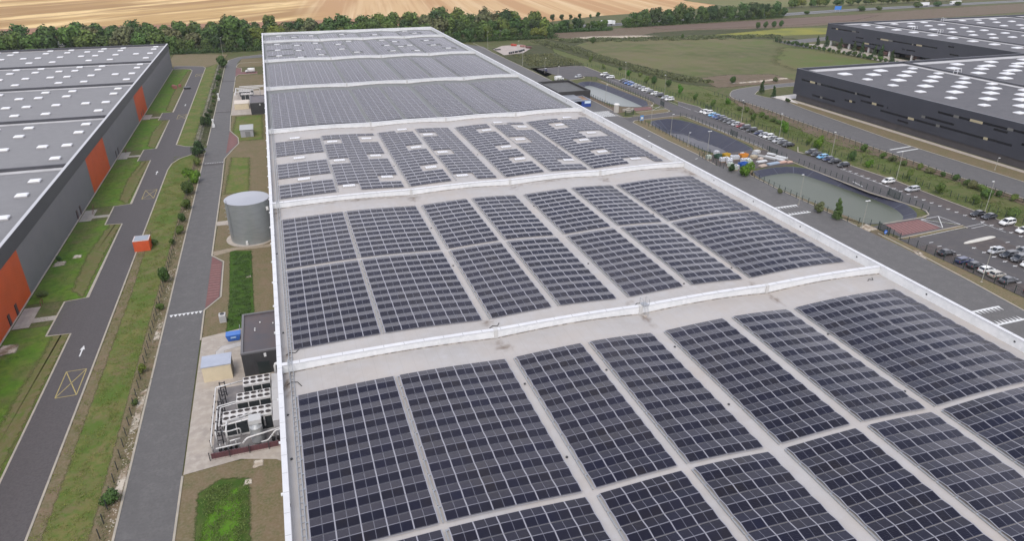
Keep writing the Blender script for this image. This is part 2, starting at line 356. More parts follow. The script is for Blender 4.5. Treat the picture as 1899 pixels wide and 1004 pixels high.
ragged('worn_strip', [(199, 60), (202.5, 60), (202.5, 180), (203, 230), (204, 262), (204, 285), (196, 262), (196, 230), (193, 200), (197, 180), (199, 150)], .05, G_BROWN, 4)
# pale worn ground around the west side yards
ragged('worn_grass', rect(-21, -5.8, 19, 88), .02, G_TAN, 1)
ragged('worn_grass', rect(-20.8, -5.8, 126, 320), .02, G_TAN, 1)
ragged('worn_grass', [(-22.5, 371), (-5.8, 371), (-5.8, 418), (-20, 418), (-21.8, 414)], .02, G_TAN, 1)
ragged('worn_grass', [(-22, 446), (-5.8, 446), (-5.8, 478), (-20, 478)], .02, G_TAN, 1.5)
ragged('worn_grass', [(-62, 463), (-39, 452), (-31, 470), (-29, 500), (-62, 512)], .02, G_TAN, 4)
ragged('green_swale', [(-18.1, 60), (-18.4, 82.5), (-15.6, 84.6), (-12.0, 83.6), (-11.4, 60)], .05, mat('rank_grass', (.045, .088, .016), (.06, .10, .022), .5, col3=(.09, .11, .035), scale3=.7, bump=.4, bscale=4, rough=.95, ragged=1.2, spec=.1), 1.6)
ragged('green_swale', [(-17.4, 60), (-17.2, 76), (-15.8, 80), (-13.6, 81.5), (-12.9, 78), (-13.8, 70), (-15.6, 66), (-16.4, 60)], .055, mat('bright_grass', (.085, .21, .015), (.10, .19, .025), .6, rough=.95, ragged=.9, spec=.1), 2)
ragged('green_swale', [(-17.0, 168.5), (-12.2, 167.0), (-11.4, 134.5), (-12.6, 128.5), (-16.4, 127.5), (-16.2, 140)], .05, G_LUSH, 1.0)
ragged('green_swale', [(-18.9, 252.4), (-13.6, 250.6), (-13.4, 213.3), (-19.7, 213.3)], .05, G_STRIP, 3.5)
ragged('green_swale', [(-18.9, 316), (-9, 316), (-9, 275), (-19.7, 275)], .045, G_STRIP, 5)
for a, b in ((60, 141.4), (152.4, 201.2), (212.6, 262), (273.4, 322), (333.6, 446.5)):
    ragged('lawn', rect(-56.6, -45.6, a, b), .03, G_LAWN, .8)
    ragged('dry_lawn', [(-48.8, a + 5), (-46.4, a + 1), (-45.7, b - 3), (-48.0, b - 4), (-49.6, (a + b) / 2)], .045, mat('dry_lawn', (.142, .122, .052), (.105, .140, .036), .25, col3=(.17, .135, .08), scale3=.9, rough=.95, ragged=.45, spec=.1, bump=.3, bscale=3), 2.6)
ragged('verge', [(-38.6, 50), (-38.4, 150), (-38.6, 190), (-38.9, 244), (-38.0, 251.5), (-36.2, 256.8), (-31, 262), (-31, 50)], .03, G_STRIP, .8)
ragged('verge', [(-38.9, 277), (-35.9, 273.4), (-31, 271.5), (-31, 470), (-39.3, 449)], .03, G_STRIP, .8)
ragged('bare_soil', [(-38.8, 60), (-38.4, 150), (-38.6, 190), (-37.2, 188), (-36.7, 150), (-37.0, 100), (-37.3, 60)], .045, G_TAN, 1.2)
ragged('rough_ground', [(-31.2, 50), (-31.2, 262), (-28.6, 262), (-28.3, 50)], .035, G_TAN, 1)
ragged('rough_ground', [(-33.0, 272), (-33.0, 460), (-31.0, 460), (-31.0, 272)], .05, mat('dead_brush', (.25, .23, .18), (.16, .15, .1), .5, rough=.95, ragged=1.2, spec=.1, bump=.6, bscale=2), 1.4)
ragged('rough_ground', [(-31.0, 272), (-31.0, 460), (-28.8, 460), (-28.6, 272)], .04, G_SCRUB, 1)
ragged('verge', [(139.7, 20), (139.7, 96), (142.2, 131), (141.5, 140), (140.5, 165), (140.8, 186), (145, 184), (142, 178), (141, 165), (144.8, 130), (145, 96), (146, 20)], .03, G_TAN, 1)
ragged('verge', [(136.8, 200), (137.0, 253.3), (139.1, 255.5), (162, 258), (163.3, 230), (162.2, 230), (161.0, 254.8), (143, 254.4), (141.8, 238), (141.4, 206), (143, 200)], .025, G_TAN, .5)
ragged('verge', [(143.4, 200.3), (158, 200.2), (162.2, 207), (162.4, 230), (163.3, 230), (163.4, 206), (164, 190), (163.5, 184.4), (140, 184.4), (138.5, 200)], .028, G_TAN, .5)
ragged('verge', [(138.8, 270), (138.8, 305), (141, 346), (142.4, 346), (141.6, 320), (142.0, 284), (153.4, 276.8), (148, 274)], .025, G_BROWN, .5)
ragged('verge', [(162.8, 290), (161, 336), (163, 345), (163.6, 340), (164.3, 292), (163.8, 282), (160, 277.6), (158, 277)], .025, G_TAN, .4)
ragged('rough_ground', [(139, 352), (139, 430), (143, 470), (180, 478), (178, 400), (171, 388), (143, 386)], .03, G_SCRUB, 6)
ragged('ploughed_verge', [(202, 268), (206, 284), (222, 300), (222, 290), (209, 278)], .05, G_BROWN, 2)

# straw field: drill rows, plus sunlit patches and cloud shade painted into the colour
def straw():
    m = bpy.data.materials.new('stubble_field'); m.use_nodes = True; N = m.node_tree.nodes; L = m.node_tree.links; b = N['Principled BSDF']
    b.inputs['Roughness'].default_value = .95; b.inputs['Specular IOR Level'].default_value = .1
    ge = N.new('ShaderNodeNewGeometry')
    def field(rot, c0, c1, c2, sc, squash):
        mp = N.new('ShaderNodeMapping'); mp.vector_type = 'POINT'; mp.inputs['Rotation'].default_value = (0, 0, R(rot)); L.new(ge.outputs['Position'], mp.inputs[0])
        m2 = N.new('ShaderNodeMapping'); m2.inputs['Scale'].default_value = (1, squash, 1); L.new(mp.outputs[0], m2.inputs[0]); src = m2.outputs[0]
        def nz(s, d, lo, hi):
            n = N.new('ShaderNodeTexNoise'); n.inputs['Scale'].default_value = s; n.inputs['Detail'].default_value = d
            L.new(src, n.inputs['Vector']); r = N.new('ShaderNodeMapRange'); r.inputs[1].default_value = lo; r.inputs[2].default_value = hi; L.new(n.outputs[0], r.inputs[0]); return r.outputs[0]
        def mix(f, a, c):
            x = N.new('ShaderNodeMixRGB'); L.new(f, x.inputs[0])
            if isinstance(a, tuple): x.inputs[1].default_value = a
            else: L.new(a, x.inputs[1])
            x.inputs[2].default_value = c; return x.outputs[0]
        s = mix(nz(sc, 2, .46, .54), c0, c1); s = mix(nz(sc * 2.6, 3, .5, .64), s, c2); s = mix(nz(.25, 3, .5, .75), s, (c1[0], c1[1], c1[2], 1)); return s
    A = field(7.6, (.52, .35, .18, 1), (.42, .25, .12, 1), (.60, .44, .25, 1), .022, .02)
    B = field(48, (.45, .295, .125, 1), (.33, .20, .085, 1), (.70, .51, .25, 1), .011, .14)
    sx = N.new('ShaderNodeSeparateXYZ'); L.new(ge.outputs['Position'], sx.inputs[0]); mr = N.new('ShaderNodeMapRange'); mr.inputs[1].default_value = 20; mr.inputs[2].default_value = 60; L.new(sx.outputs[0], mr.inputs[0])
    x = N.new('ShaderNodeMixRGB'); L.new(mr.outputs[0], x.inputs[0]); L.new(B, x.inputs[1]); L.new(A, x.inputs[2]); L.new(x.outputs[0], b.inputs['Base Color']); return m
STRAW = straw()
sheet('stubble_field', [(-1500, 625), (160, 625), (215, 596), (243, 612), (300, 641), (420, 668), (500, 720), (560, 900), (1100, 5000), (-1500, 5000)], .03, STRAW)
ragged('ploughed_headland', [(-1200, 622), (-200, 622), (20, 622), (150, 622), (215, 598), (232, 612), (225, 650), (150, 690), (60, 686), (-60, 690), (-160, 700), (-300, 705), (-1200, 720)], .06, mat('headland_soil', (.34, .19, .115), (.27, .15, .095), .02, rough=.95, ragged=.06, spec=.1), 6)
ragged('green_field', [(480, 668), (470, 760), (520, 900), (1500, 1400), (1500, 700), (800, 672), (620, 655)], .05, mat('field_green', (.17, .16, .07), (.13, .14, .055), .03, rough=.95, ragged=.05, spec=.1, stretch=(.2, 2, 1)), 10)

# ------------------------------------------------------------------ roads, pads and kerbs
loop = [(-39, 40), (-39, 244.3), (-38.2, 251.5), (-36.3, 256.8), (-31, 263.1), (-28.2, 265), (-28.2, 268), (-30, 270), (-35.9, 273), (-39.1, 276.4), (-39.4, 450), (-41, 455), (-44.3, 457), (-50, 460), (-57, 461.5),
        (-57, 450.5), (-51.3, 450.5), (-47.6, 448), (-45.9, 442.3), (-45.7, 333.3), (-49.9, 333.3), (-50, 319.6), (-45.6, 318.5), (-45.6, 273.3), (-49.6, 272.7), (-49.7, 257.9), (-45.6, 257.9), (-45.3, 212.6), (-49.6, 211.9), (-49.4, 197.1),
        (-45.2, 196.6), (-45.2, 152.3), (-49.4, 151.7), (-49.5, 136.9), (-45.2, 136.6), (-45.5, 40)]
sheet('loop_road', loop, .07, ASPH2)
kerb([(-39, 40), (-38.8, 120), (-38.8, 244.3), (-38.2, 251.5), (-36.3, 256.8), (-31.2, 263.1)])
kerb([(-31.0, 270.6), (-35.9, 273), (-39.1, 276.4), (-39.3, 450), (-41, 455), (-44.3, 457.2), (-50, 460), (-57, 461.7)])
kerb([(-45.6, 40), (-45.2, 136.6), (-49.5, 136.9)]); kerb([(-49.5, 136.9), (-49.4, 151.6), (-45.2, 152.3), (-45.2, 196.6)])
kerb([(-45.2, 196.6), (-49.4, 197.1)], .15); kerb([(-49.4, 197.1), (-49.6, 211.9), (-45.3, 212.6), (-45.6, 257.9)])
kerb([(-49.7, 257.9), (-49.6, 272.7), (-45.6, 273.3), (-45.6, 318.3)]); kerb([(-50, 319.6), (-49.9, 333.3), (-45.7, 333.4), (-45.9, 442.3), (-47.6, 448), (-51.3, 450.5), (-57, 450.6)])
site = [(-28.2, 20), (-28.2, 449), (-27.4, 474.6), (-21.5, 486), (-8, 492), (110, 494), (130, 496), (139, 480), (137, 449), (138.4, 354), (138.6, 275), (137.6, 262.5), (140.2, 262), (147, 263), (163, 265), (163, 257.4), (145.8, 256.6), (139.1, 255.7), (137.0, 253.3), (136.6, 224.8),
        (137.6, 205), (136.2, 191), (140.6, 188), (140.4, 165), (141.0, 140), (141.2, 132), (141.6, 118), (141.0, 98.5), (139.8, 84.7), (139.5, 20)]
site += [(104, 20), (104, 484), (-6.2, 484), (-6.2, 480), (-20, 478), (-22.0, 462), (-22.4, 446), (-22, 414), (-21.8, 330), (-21, 292), (-17.7, 279.6), (-17.3, 271.1), (-20.5, 256), (-21.5, 251.5), (-21.1, 224), (-21.1, 167), (-18.5, 162.3), (-18.2, 143.8), (-21.1, 138.5), (-20.8, 20)]
sheet('service_road', site, .075, ASPH)
kerb([(-28.3, 20), (-28.3, 262)]); kerb([(-28.3, 272), (-28.3, 330), (-28.8, 449), (-27.4, 474.6), (-21.5, 486), (-8, 492), (20, 494)])
kerb([(-20.9, 20), (-20.9, 87)]); kerb([(-21.0, 126), (-21.1, 138.4), (-18.1, 143.6), (-18.3, 162.5), (-21.1, 166.8), (-21.2, 224.2), (-21.5, 251.5), (-19.3, 262), (-17.2, 271.1), (-17.6, 279.6), (-20.9, 291.9), (-21.5, 320)])
kerb([(-21.8, 372), (-21.9, 414.5), (-20.4, 420.5), (-10.5, 421)]); kerb([(-19.2, 429), (-19.2, 441.5), (-22.3, 445.6), (-21.9, 455), (-20.7, 461.5), (-6, 461.7)])
kerb([(139.6, 20), (139.8, 84.7), (141.2, 98.5), (142.2, 112), (142.7, 127)]); kerb([(141.4, 133), (140.6, 165), (140.8, 187)])
kerb([(136.3, 192), (137.2, 205), (136.7, 224.8), (137.1, 253.3), (139.1, 255.8), (145.8, 256.7), (162, 258.3), (163.4, 256)])
kerb([(137.0, 500), (137.2, 449), (138.4, 354), (138.9, 300), (138.7, 276)]); kerb([(136.7, 269.4), (136.6, 264), (138.6, 261.6), (141, 262.2)])
# crossing bumps and give-way teeth
for y in (401.6, 327.2, 246.2):
    mb = MB(); mb.add([(-28.1, y - 1.5, .08), (-21.5, y - 1.5, .08), (-21.5, y - .6, .17), (-28.1, y - .6, .17), (-28.1, y + .6, .17), (-21.5, y + .6, .17), (-21.5, y + 1.5, .08), (-28.1, y + 1.5, .08)],
                      [(0, 1, 2, 3), (3, 2, 5, 4), (4, 5, 6, 7)])
    struct(mb.build('speed_hump', ASPH2))
mk = MB()
def teeth(x0, x1, y, dy, z=.085, n=8):
    st = (x1 - x0) / n
    for k in range(n): mk.face([(x0 + k * st, y, z), (x0 + (k + 1) * st, y, z), (x0 + (k + .5) * st, y + dy, z)])
teeth(-27.7, -21.4, 138.3, -1.1)
for y in (402.9, 328.6): teeth(-27.9, -21.8, y, -.6, .10)
teeth(-27.7, -21.6, 247.9, -.7, .10, 8)
def arrow(x, y, z=.085):
    mk.face([(x - .12, y - 1.9, z), (x + .12, y - 1.9, z), (x + .12, y + .5, z), (x - .12, y + .5, z)]); mk.face([(x - .42, y + .5, z), (x + .42, y + .5, z), (x, y + 2.1, z)])
for y in (128.8, 241.8, 347): arrow(-41.8, y)
for (y0, y1) in ((145.0, 151.4), (81.8, 87.9)):   # crossings on the east road
    mk.face([(127.5, y1 - .5, .085), (136.6, y1 - .5, .085), (136.6, y1, .085), (127.5, y1, .085)])
    mk.face([(127.5, y0, .085), (136.6, y0, .085), (136.6, y0 + .5, .085), (127.5, y0 + .5, .085)])
    for k in range(9):
        x = 127.8 + k
        for yb, s in ((y1 - .5, -1), (y0 + .5, 1)): mk.face([(x, yb, .085), (x + .55, yb, .085), (x + .3, yb + s * 1.3, .085)])
for k in range(7): mk.face([(129.6 + k * .95, 266.8, .085), (130.1 + k * .95, 266.8, .085), (130.1 + k * .95, 274.6, .085), (129.6 + k * .95, 274.6, .085)])
for y0 in (266.0, 274.9): mk.face([(129, y0, .085), (137, y0, .085), (137, y0 + .5, .085), (129, y0 + .5, .085)])
for x, y in ((137.0 - 4, 232), (134, 200)): stripe(mk, (x - .6, y - .2), (x + .8, y + .4), .25, .085)
stripe(mk, (206.5, 187.6), (217.2, 188.8), .7, .075); stripe(mk, (206.5, 184.4), (217.2, 185.5), .7, .075)
struct(mk.build('road_marking', WHITE))
yb = MB()
for y in (113.8, 215.9, 319.4, 421.8):
    a, b, c_, d = (-42.9, y), (-39.7, y), (-39.7, y + 8.2), (-42.9, y + 8.2)
    for p, q in ((a, b), (b, c_), (c_, d), (d, a), (a, c_), (b, d)): stripe(yb, p, q, .16, .085 + .003 * (p in (a, b) and q in (c_, d) and abs(p[0] - q[0]) > 1))
struct(yb.build('yellow_marking', YELP))
def hatch(name, poly, z, y0, y1, x0, x1, step, slope):
    sheet(name, poly, z, REDP)
    mb = MB(); k = y0
    while k < y1:
        a = Vector((x0, k)); b = Vector((x1, k + slope)); stripe(mb, a, b, .28, z + .006); k += step
    struct(mb.build('hatch_stripe', REDL))
hatch('red_waiting_bay', [(-21.0, 139.2), (-18.45, 143.8), (-18.6, 162.0), (-21.0, 166.2)], .085, 144, 162, -20.9, -18.7, 1.3, .0)
hatch('red_waiting_bay', [(-21.2, 258), (-17.6, 271.1), (-17.9, 279.3), (-21.0, 290.8)], .085, 266, 284, -20.6, -18.1, 1.6, -1)
sheet('red_bay', [(-22.1, 415.8), (-20, 421), (-10.5, 421.3), (-10.5, 429), (-19.0, 429), (-19.2, 441), (-22.2, 444)], .085, REDP)
# west pads
sheet('concrete_pad', [(-20.8, 126.8), (-13.0, 128.4), (-5.8, 128.4), (-5.8, 84.4), (-8, 86.5), (-13, 88.2), (-20.8, 87.2)], .08, CONC)
sheet('concrete_pad', [(-21.5, 319.0), (-5.8, 318.0), (-5.8, 372), (-19.5, 372.4), (-21.7, 369)], .08, CONC)
ragged('gravel_path', [(-21.1, 169.2), (-16.7, 170.3), (-7.6, 169.9), (-5.8, 170), (-5.8, 167.8), (-15.6, 168.6), (-20.6, 166.4)], .06, mat('gravel', (.33, .27, .20), (.26, .22, .16), .8, rough=.95, ragged=2, spec=.1), .6)
sheet('path', rect(-21.0, -18.0, 186.9, 190), .06, CONC)
mb = MB(); mb.cyl(-11.9, 175.7, 0, .16, 6.2, 40); struct(mb.build('tank_slab', CONC))
mb = MB()
# warm worn patches on the pad
ragged('pale_patch', [(-17.9, 117), (-16.6, 117), (-16.6, 120.6), (-13.2, 121.5), (-13.3, 123), (-17, 122.4), (-18, 120.6)], .095, mat('pale_cement', (.5, .47, .44), (.42, .40, .38), .8, rough=.9, ragged=2), .5)
# step pads by the orange doors: paving slabs
slab = MB().box(-.48, .48, -.48, .48, -.02, .05).mesh('paving_slab', PAVE)
for k, y in enumerate((141.9, 201.6, 262.4, 322.5)):
    t = thing('paved_step', 'grey paved door step and path by the warehouse, %s from the near end' % word(k + 1), 'paving', (-56.6, y, .05), 0, 'door steps along the left warehouse')
    for i in range(3):
        for j in range(9): o = link('slab', slab, t); o.location = (.5 + i, .4 + j, 0)
    for i in range(4):
        for j in range(2): o = link('slab', slab, t); o.location = (3.5 + i, 2.2 + j, 0)

# east car park
sheet('car_park', [(163.0, 265), (163.4, 282), (165.2, 292), (165.5, 352), (159.4, 355), (156.3, 350.5), (148.2, 348), (143.4, 385), (167.3, 388.5), (173, 384.5), (173.2, 362), (172.9, 343.3), (170.6, 274), (175.8, 283), (178.8, 270.2), (177.5, 264.2),
                   (172.3, 201.4), (172.7, 192.6), (178.9, 176.2), (180.8, 159.9), (180.8, 139.1), (181.3, 117.1), (182.5, 60), (145.3, 60), (145.2, 96), (144.6, 122), (168.5, 122.4), (168.5, 124.3), (163, 131), (166.3, 133.6), (168.8, 138.6), (164.8, 151.5), (164.0, 175), (164.4, 204), (163.4, 257.4)], .085, ASPH3)
sheet('entrance_road', [(137, 262.0), (141, 261.8), (146.5, 263), (163.0, 265.5), (163.3, 257.3), (145.8, 256.4), (139.0, 255.5), (136.5, 255)], .09, ASPH3)
sheet('entrance_yard', [(145, 131.2), (148, 131.6), (163.2, 132.4), (162.6, 131), (166, 126), (168.5, 124), (146.5, 121.4)], .088, ASPH3)
kerb([(163.3, 340), (163.8, 292.6), (163.7, 283.8), (160.3, 279.2), (159.3, 281.4)]); kerb([(163.3, 257), (164.0, 204), (163.3, 186), (164.6, 153), (167.8, 140), (168.3, 136), (166.4, 133.2), (162.9, 132.2), (148.8, 131.8)])
kerb([(143.4, 385.1), (167.3, 388.2), (173.2, 384.5), (173.6, 362), (173.2, 343)]); kerb([(173.2, 343), (174.0, 330), (175.5, 284.5), (178.9, 270.2), (177.6, 264.2)])
kerb([(178, 264), (177.6, 205)]); kerb([(177.5, 201.4), (173.2, 196), (178.9, 180), (180.9, 159.9), (180.9, 139.1), (181.4, 117.1), (182.6, 60)])
kerb([(159.4, 355), (158.6, 351.6), (156.3, 350), (148.2, 347.5)]); kerb([(146.9, 269.6), (158, 270.6), (162.9, 271.2), (162.3, 267), (159.7, 265), (146, 263), (142.5, 264)])
kerb([(144.9, 122.6), (168.5, 124.2), (168.0, 122.4)])
ragged('verge', [(146.5, 269.0), (158, 270.0), (162.0, 270.2), (161.6, 267), (159.5, 265.5), (146.5, 263.6)], .10, G_TAN, .6)
ragged('verge', [(145.1, 123.8), (145.4, 122.8), (168.0, 124.0), (167.8, 122.8), (146, 121.6)], .10, G_TAN, .5)
sheet('parking_bay', [(174.3, 176.5), (178.2, 176.5), (180.6, 160), (180.5, 139), (181.0, 117), (182, 75), (176.6, 75), (176.0, 117), (174.7, 135), (174.3, 150)], .095, BAYM)
sheet('parking_bay', [(158.6, 114.4), (168.8, 115.0), (169.4, 75), (158.5, 75)], .095, BAYM)
sheet('parking_bay', [(145.3, 117), (150.6, 117), (151.3, 75), (145.3, 75)], .095, BAYM)
hatch('red_fire_bay', [(147.6, 123.9), (161.0, 124.6), (161.4, 126), (160.5, 131.3), (149.0, 131.0)], .10, 0, 0, 0, 0, 1, 0)
mb = MB()
for k in range(10): stripe(mb, (148.6 + k * 1.2, 124.4), (149.6 + k * 1.2, 130.6), .3, .106)
struct(mb.build('hatch_stripe', REDL))
sheet('red_fire_bay', [(147.8, 271.2), (156.6, 272), (158.2, 277.6), (148.4, 276.8)], .10, REDP)
mb = MB()
for p, q in (((161.2, 131.0), (167.8, 131.4)), ((167.8, 131.4), (168.4, 124.9)), ((161.2, 131.0), (168.4, 124.9)), ((167.8, 131.4), (161.9, 124.6)), ((161.2, 131.0), (161.9, 124.6)), ((156, 270.9), (162.8, 276.4)), ((157, 277.2), (163.1, 271.6))): stripe(mb, p, q, .18, .104 + mb.v.__len__() * .0004)
for y in [148.2, 145.6, 142.9, 140.2, 137.5, 134.8, 132.2, 129.6, 127.0, 124.4, 121.8, 119.1, 116.4, 113.8, 111.2, 108.6, 106, 151, 153.6, 156.2, 158.8, 161.4, 164, 166.6, 169.2, 171.8, 174.4]:
    x = 174.3 + max(0, 150 - y) * .048; stripe(mb, (x - .5, y), (x + .9, y), .22, .103); stripe(mb, (x - .05, y - .45), (x - .05, y + .45), .2, .1045)
for y in [112, 109.2, 106.5, 103.7, 101.1, 98.4, 95.8, 93.2]: stripe(mb, (157.4, y), (158.8, y), .22, .103); stripe(mb, (158, y - .4), (158, y + .4), .2, .1045); stripe(mb, (168.6, y), (170, y), .22, .103)
for y in [118, 115.5, 112.8, 110, 107.4, 104.8, 102.2, 99.6, 97, 94.4, 91.8, 89.2]: stripe(mb, (150.2, y), (151.5, y), .22, .103)
for p, q in (((174.7, 124), (174.9, 117)), ((164, 254), (165.2, 205)), ((172.7, 264), (172.3, 204)), ((168.7, 121.8), (174.7, 122.4)), ((169.6, 345), (172.2, 266)), ((151, 121.6), (175, 123.6)), ((173.2, 175), (174.3, 152))): stripe(mb, p, q, .14, .1035)
stripe(mb, (166.6, 158), (167.4, 163), .3, .104)
struct(mb.build('parking_marking', WHITE))
mb = MB(); mb.prism(smooth([(157.9, 114.2), (158.2, 115.4), (167.6, 116.4), (169.4, 116), (169.3, 115)], 2), .06, .22); struct(mb.build('traffic_island', mat('island_concrete', (.6, .57, .5), (.5, .48, .43), .7, rough=.9)))

# lorry road round the dark warehouse
r1 = smooth_open([(300, 300), (262, 296), (240, 295.4), (222, 290.5), (217.0, 284), (219.5, 277), (224, 271), (225.2, 262), (224.6, 252), (217.6, 196.3), (222.3, 148.8), (224, 60)], 2)
r1b = smooth_open([(210, 60), (203.3, 134), (203.2, 184), (203.6, 233), (205.1, 262), (203.5, 278), (206.3, 287), (216, 298), (236, 303), (300, 306)], 2)
sheet('lorry_road', [(300, 300), (262, 296), (240, 295.4), (226, 291.5), (219.5, 285), (220.5, 278), (224.4, 272), (221.5, 252), (217.4, 196.3), (218.2, 148.8), (219, 60), (206, 60), (203.3, 134), (203.2, 184), (203.6, 233), (205.1, 262), (203.5, 278), (206.3, 287), (216, 298), (236, 303), (300, 306)], .06, ASPH)
kerb(smooth_open([(210, 60), (203.3, 134), (203.2, 184), (203.6, 233), (205.1, 262), (203.5, 278), (206.3, 287), (216, 298), (236, 303), (300, 306)], 1), .22)
kerb([(219.2, 60), (218.4, 148.8), (217.6, 196.3), (221.7, 252), (224.4, 272), (220.5, 278), (219.5, 285), (226, 291.5), (240, 295.4), (300, 300)], .22)
ragged('worn_grass', [(219.5, 60), (218.7, 148.8), (217.9, 196.3), (222, 252), (224.8, 271), (229.2, 271), (229.2, 60)], .05, G_TAN, 1)
sheet('service_strip', rect(226.8, 229.4, 60, 268), .08, CONC)
sheet('white_yard', [(223.3, 277.4), (252, 281), (252, 270.8), (229.4, 270.8), (225.8, 261)], .085, mat('pale_yard', (.62, .58, .53), (.5, .46, .42), .4, rough=.9))
sheet('delivery_road', [(345.6, 417.9), (349.6, 437), (396, 446), (430, 450), (430, 436), (389, 432), (358, 424), (356, 400), (352, 398)], .07, ASPH)
sheet('pallet_yard', [(360, 420), (371.5, 416), (371.5, 290), (352, 300), (354, 360)], .07, CONC)
# white gravel yard by the trees
sheet('white_yard', [(141.5, 466), (152, 480), (167.5, 481.5), (167.3, 462), (156, 445), (141, 440)], .08, mat('pale_gravel', (.42, .36, .32), (.34, .29, .26), .3, rough=.95))
# motorway
hw = [(-1500, 640), (-400, 600), (-152, 582), (-60, 574), (60, 570), (180, 566), (282, 571), (394, 583), (485, 596), (553, 608), (660, 619), (850, 636), (1500, 690)]
for name, o0, o1 in (('motorway', -9, -.8), ('motorway', .8, 9)):
    P_ = []
    Q_ = []
    for i, p in enumerate(hw):
        a = Vector(hw[max(i - 1, 0)]); b = Vector(hw[min(i + 1, len(hw) - 1)]); d = (b - a).normalized(); n = Vector((-d.y, d.x))
        P_.append(tuple(Vector(p) + n * o0)); Q_.append(tuple(Vector(p) + n * o1))
    sheet(name, P_ + Q_[::-1], .12, mat('motorway_asphalt', (.17, .165, .165), (.14, .135, .14), .1, rough=.9))
mb = MB()
for i in range(len(hw) - 1):
    a, b = Vector(hw[i]), Vector(hw[i + 1]); d = (b - a).normalized(); n = Vector((-d.y, d.x))
    mb.face([(*(a - n * .2), .5), (*(b - n * .2), .5), (*(b - n * .2), .9), (*(a - n * .2), .9)])
    mb.face([(*(a - n * 9.6), .5), (*(b - n * 9.6), .5), (*(b - n * 9.6), .85), (*(a - n * 9.6), .85)])
tag(mb.build('crash_barrier', GALV), 'galvanised crash barriers running along the far motorway', 'barrier')

# ------------------------------------------------------------------ main warehouse with wavy roof
WV = [(-6, 12.85), (11, 13.3), (27, 12.7), (40, 13.1), (52.4, 12.5), (65.5, 12.9), (77.6, 12.3), (90, 12.8), (103.4, 12.2)]
def rz(x):
    for (a, za), (b, zb) in zip(WV, WV[1:]):
        if x <= b or b > 103:
            t = min(1, max(0, (x - a) / (b - a)))
            return za + (zb - za) * (math.sin(t * math.pi / 2) if zb > za else 1 - math.cos(t * math.pi / 2))   # rounded ridges, sharp valleys
def rslope(x): return (rz(x + .2) - rz(x - .2)) / .4
XL, XR = -5.7, 103.3
FW = [89.4, 159.4, 229.4, 300.6, 372.8, 444.6]
YN, YF = 19.4, 483
wh = thing('warehouse', 'long white warehouse whose roof carries fields of solar panels', 'warehouse')
mb = MB()
mb.face([(XL, YN, 0), (XL, YF, 0), (XL, YF, 12.1), (XL, YN, 12.1)]); mb.face([(XR, YF, 0), (XR, YN, 0), (XR, YN, 12.1), (XR, YF, 12.1)])
mb.face([(XR, YN, 0), (XL, YN, 0), (XL, YN, 12.1), (XR, YN, 12.1)]); mb.face([(XL, YF, 0), (XR, YF, 0), (XR, YF, 12.1), (XL, YF, 12.1)])
mb.build('wall', mat('pale_cladding', (.5, .5, .5), rough=.5), wh, fix=False)
# roof membrane, finely gridded, with a dirt attribute where water stands
STN = [(27, 86.5, 1.8, 1.9), (52.5, 87.0, .8, 3), (77.6, 86.5, .8, 2.5), (-4.6, 86, 1.0, 3.6), (-4.6, 155, 1.2, 4.2), (27, 94.0, 1.5, 1.2), (27, 156.4, 1.6, 2.2), (27, 163, 1, 1.5), (52.5, 156.8, 1.2, 2.0), (52.5, 163.3, 1.2, 1.2), (77.6, 156, 1.5, 2),
       (-4.6, 94, .9, 2.4), (101.5, 154, 2, 3), (98, 157.5, 3, .8), (52.5, 93, 1, 1), (27, 226, 1, 1.4), (101.5, 225, 1.5, 3), (90, 226.8, 8, .6), (60, 157.9, 14, .5), (15, 158.2, 14, .4), (60, 233, 20, .5), (2.5, 220.5, 3, 1.6), (77.6, 92, .8, 1.8)]
xs = sorted(set([XL + .2 + k * (XR - XL - .4) / 150 for k in range(151)] + [a for a, _ in WV[1:-1]])); ys = [YN + .2 + k * .9 for k in range(int((240 - YN) / .9))]; ys += [ys[-1] + 4 + k * 10 for k in range(24)] + [YF - .2]
ys = [y for i, y in enumerate(ys) if i == 0 or y > ys[i - 1]]
vs = []; dirt = []
for y in ys:
    for x in xs:
        vs.append((x, y, rz(x)))
        d = 0
        for sx, sy, ax, ay in STN:
            if abs(x - sx) < ax * 3 and abs(y - sy) < ay * 3: d = max(d, math.exp(-((x - sx) / ax) ** 2 - ((y - sy) / ay) ** 2))
        dirt.append(d * (.55 + .9 * noise.noise(Vector((x * .9, y * .9, 3)))))
nx = len(xs); me = bpy.data.meshes.new('roof'); me.from_pydata(vs, [], [(j * nx + i, j * nx + i + 1, (j + 1) * nx + i + 1, (j + 1) * nx + i) for j in range(len(ys) - 1) for i in range(nx - 1)])
me.attributes.new('dirt', 'FLOAT', 'POINT').data.foreach_set('value', dirt)
mr_ = MEMB.copy(); mr_.name = 'stained_roof_membrane'; N = mr_.node_tree.nodes; L = mr_.node_tree.links
at = N.new('ShaderNodeAttribute'); at.attribute_name = 'dirt'; b = N['Principled BSDF']; src = b.inputs['Base Color'].links[0].from_socket
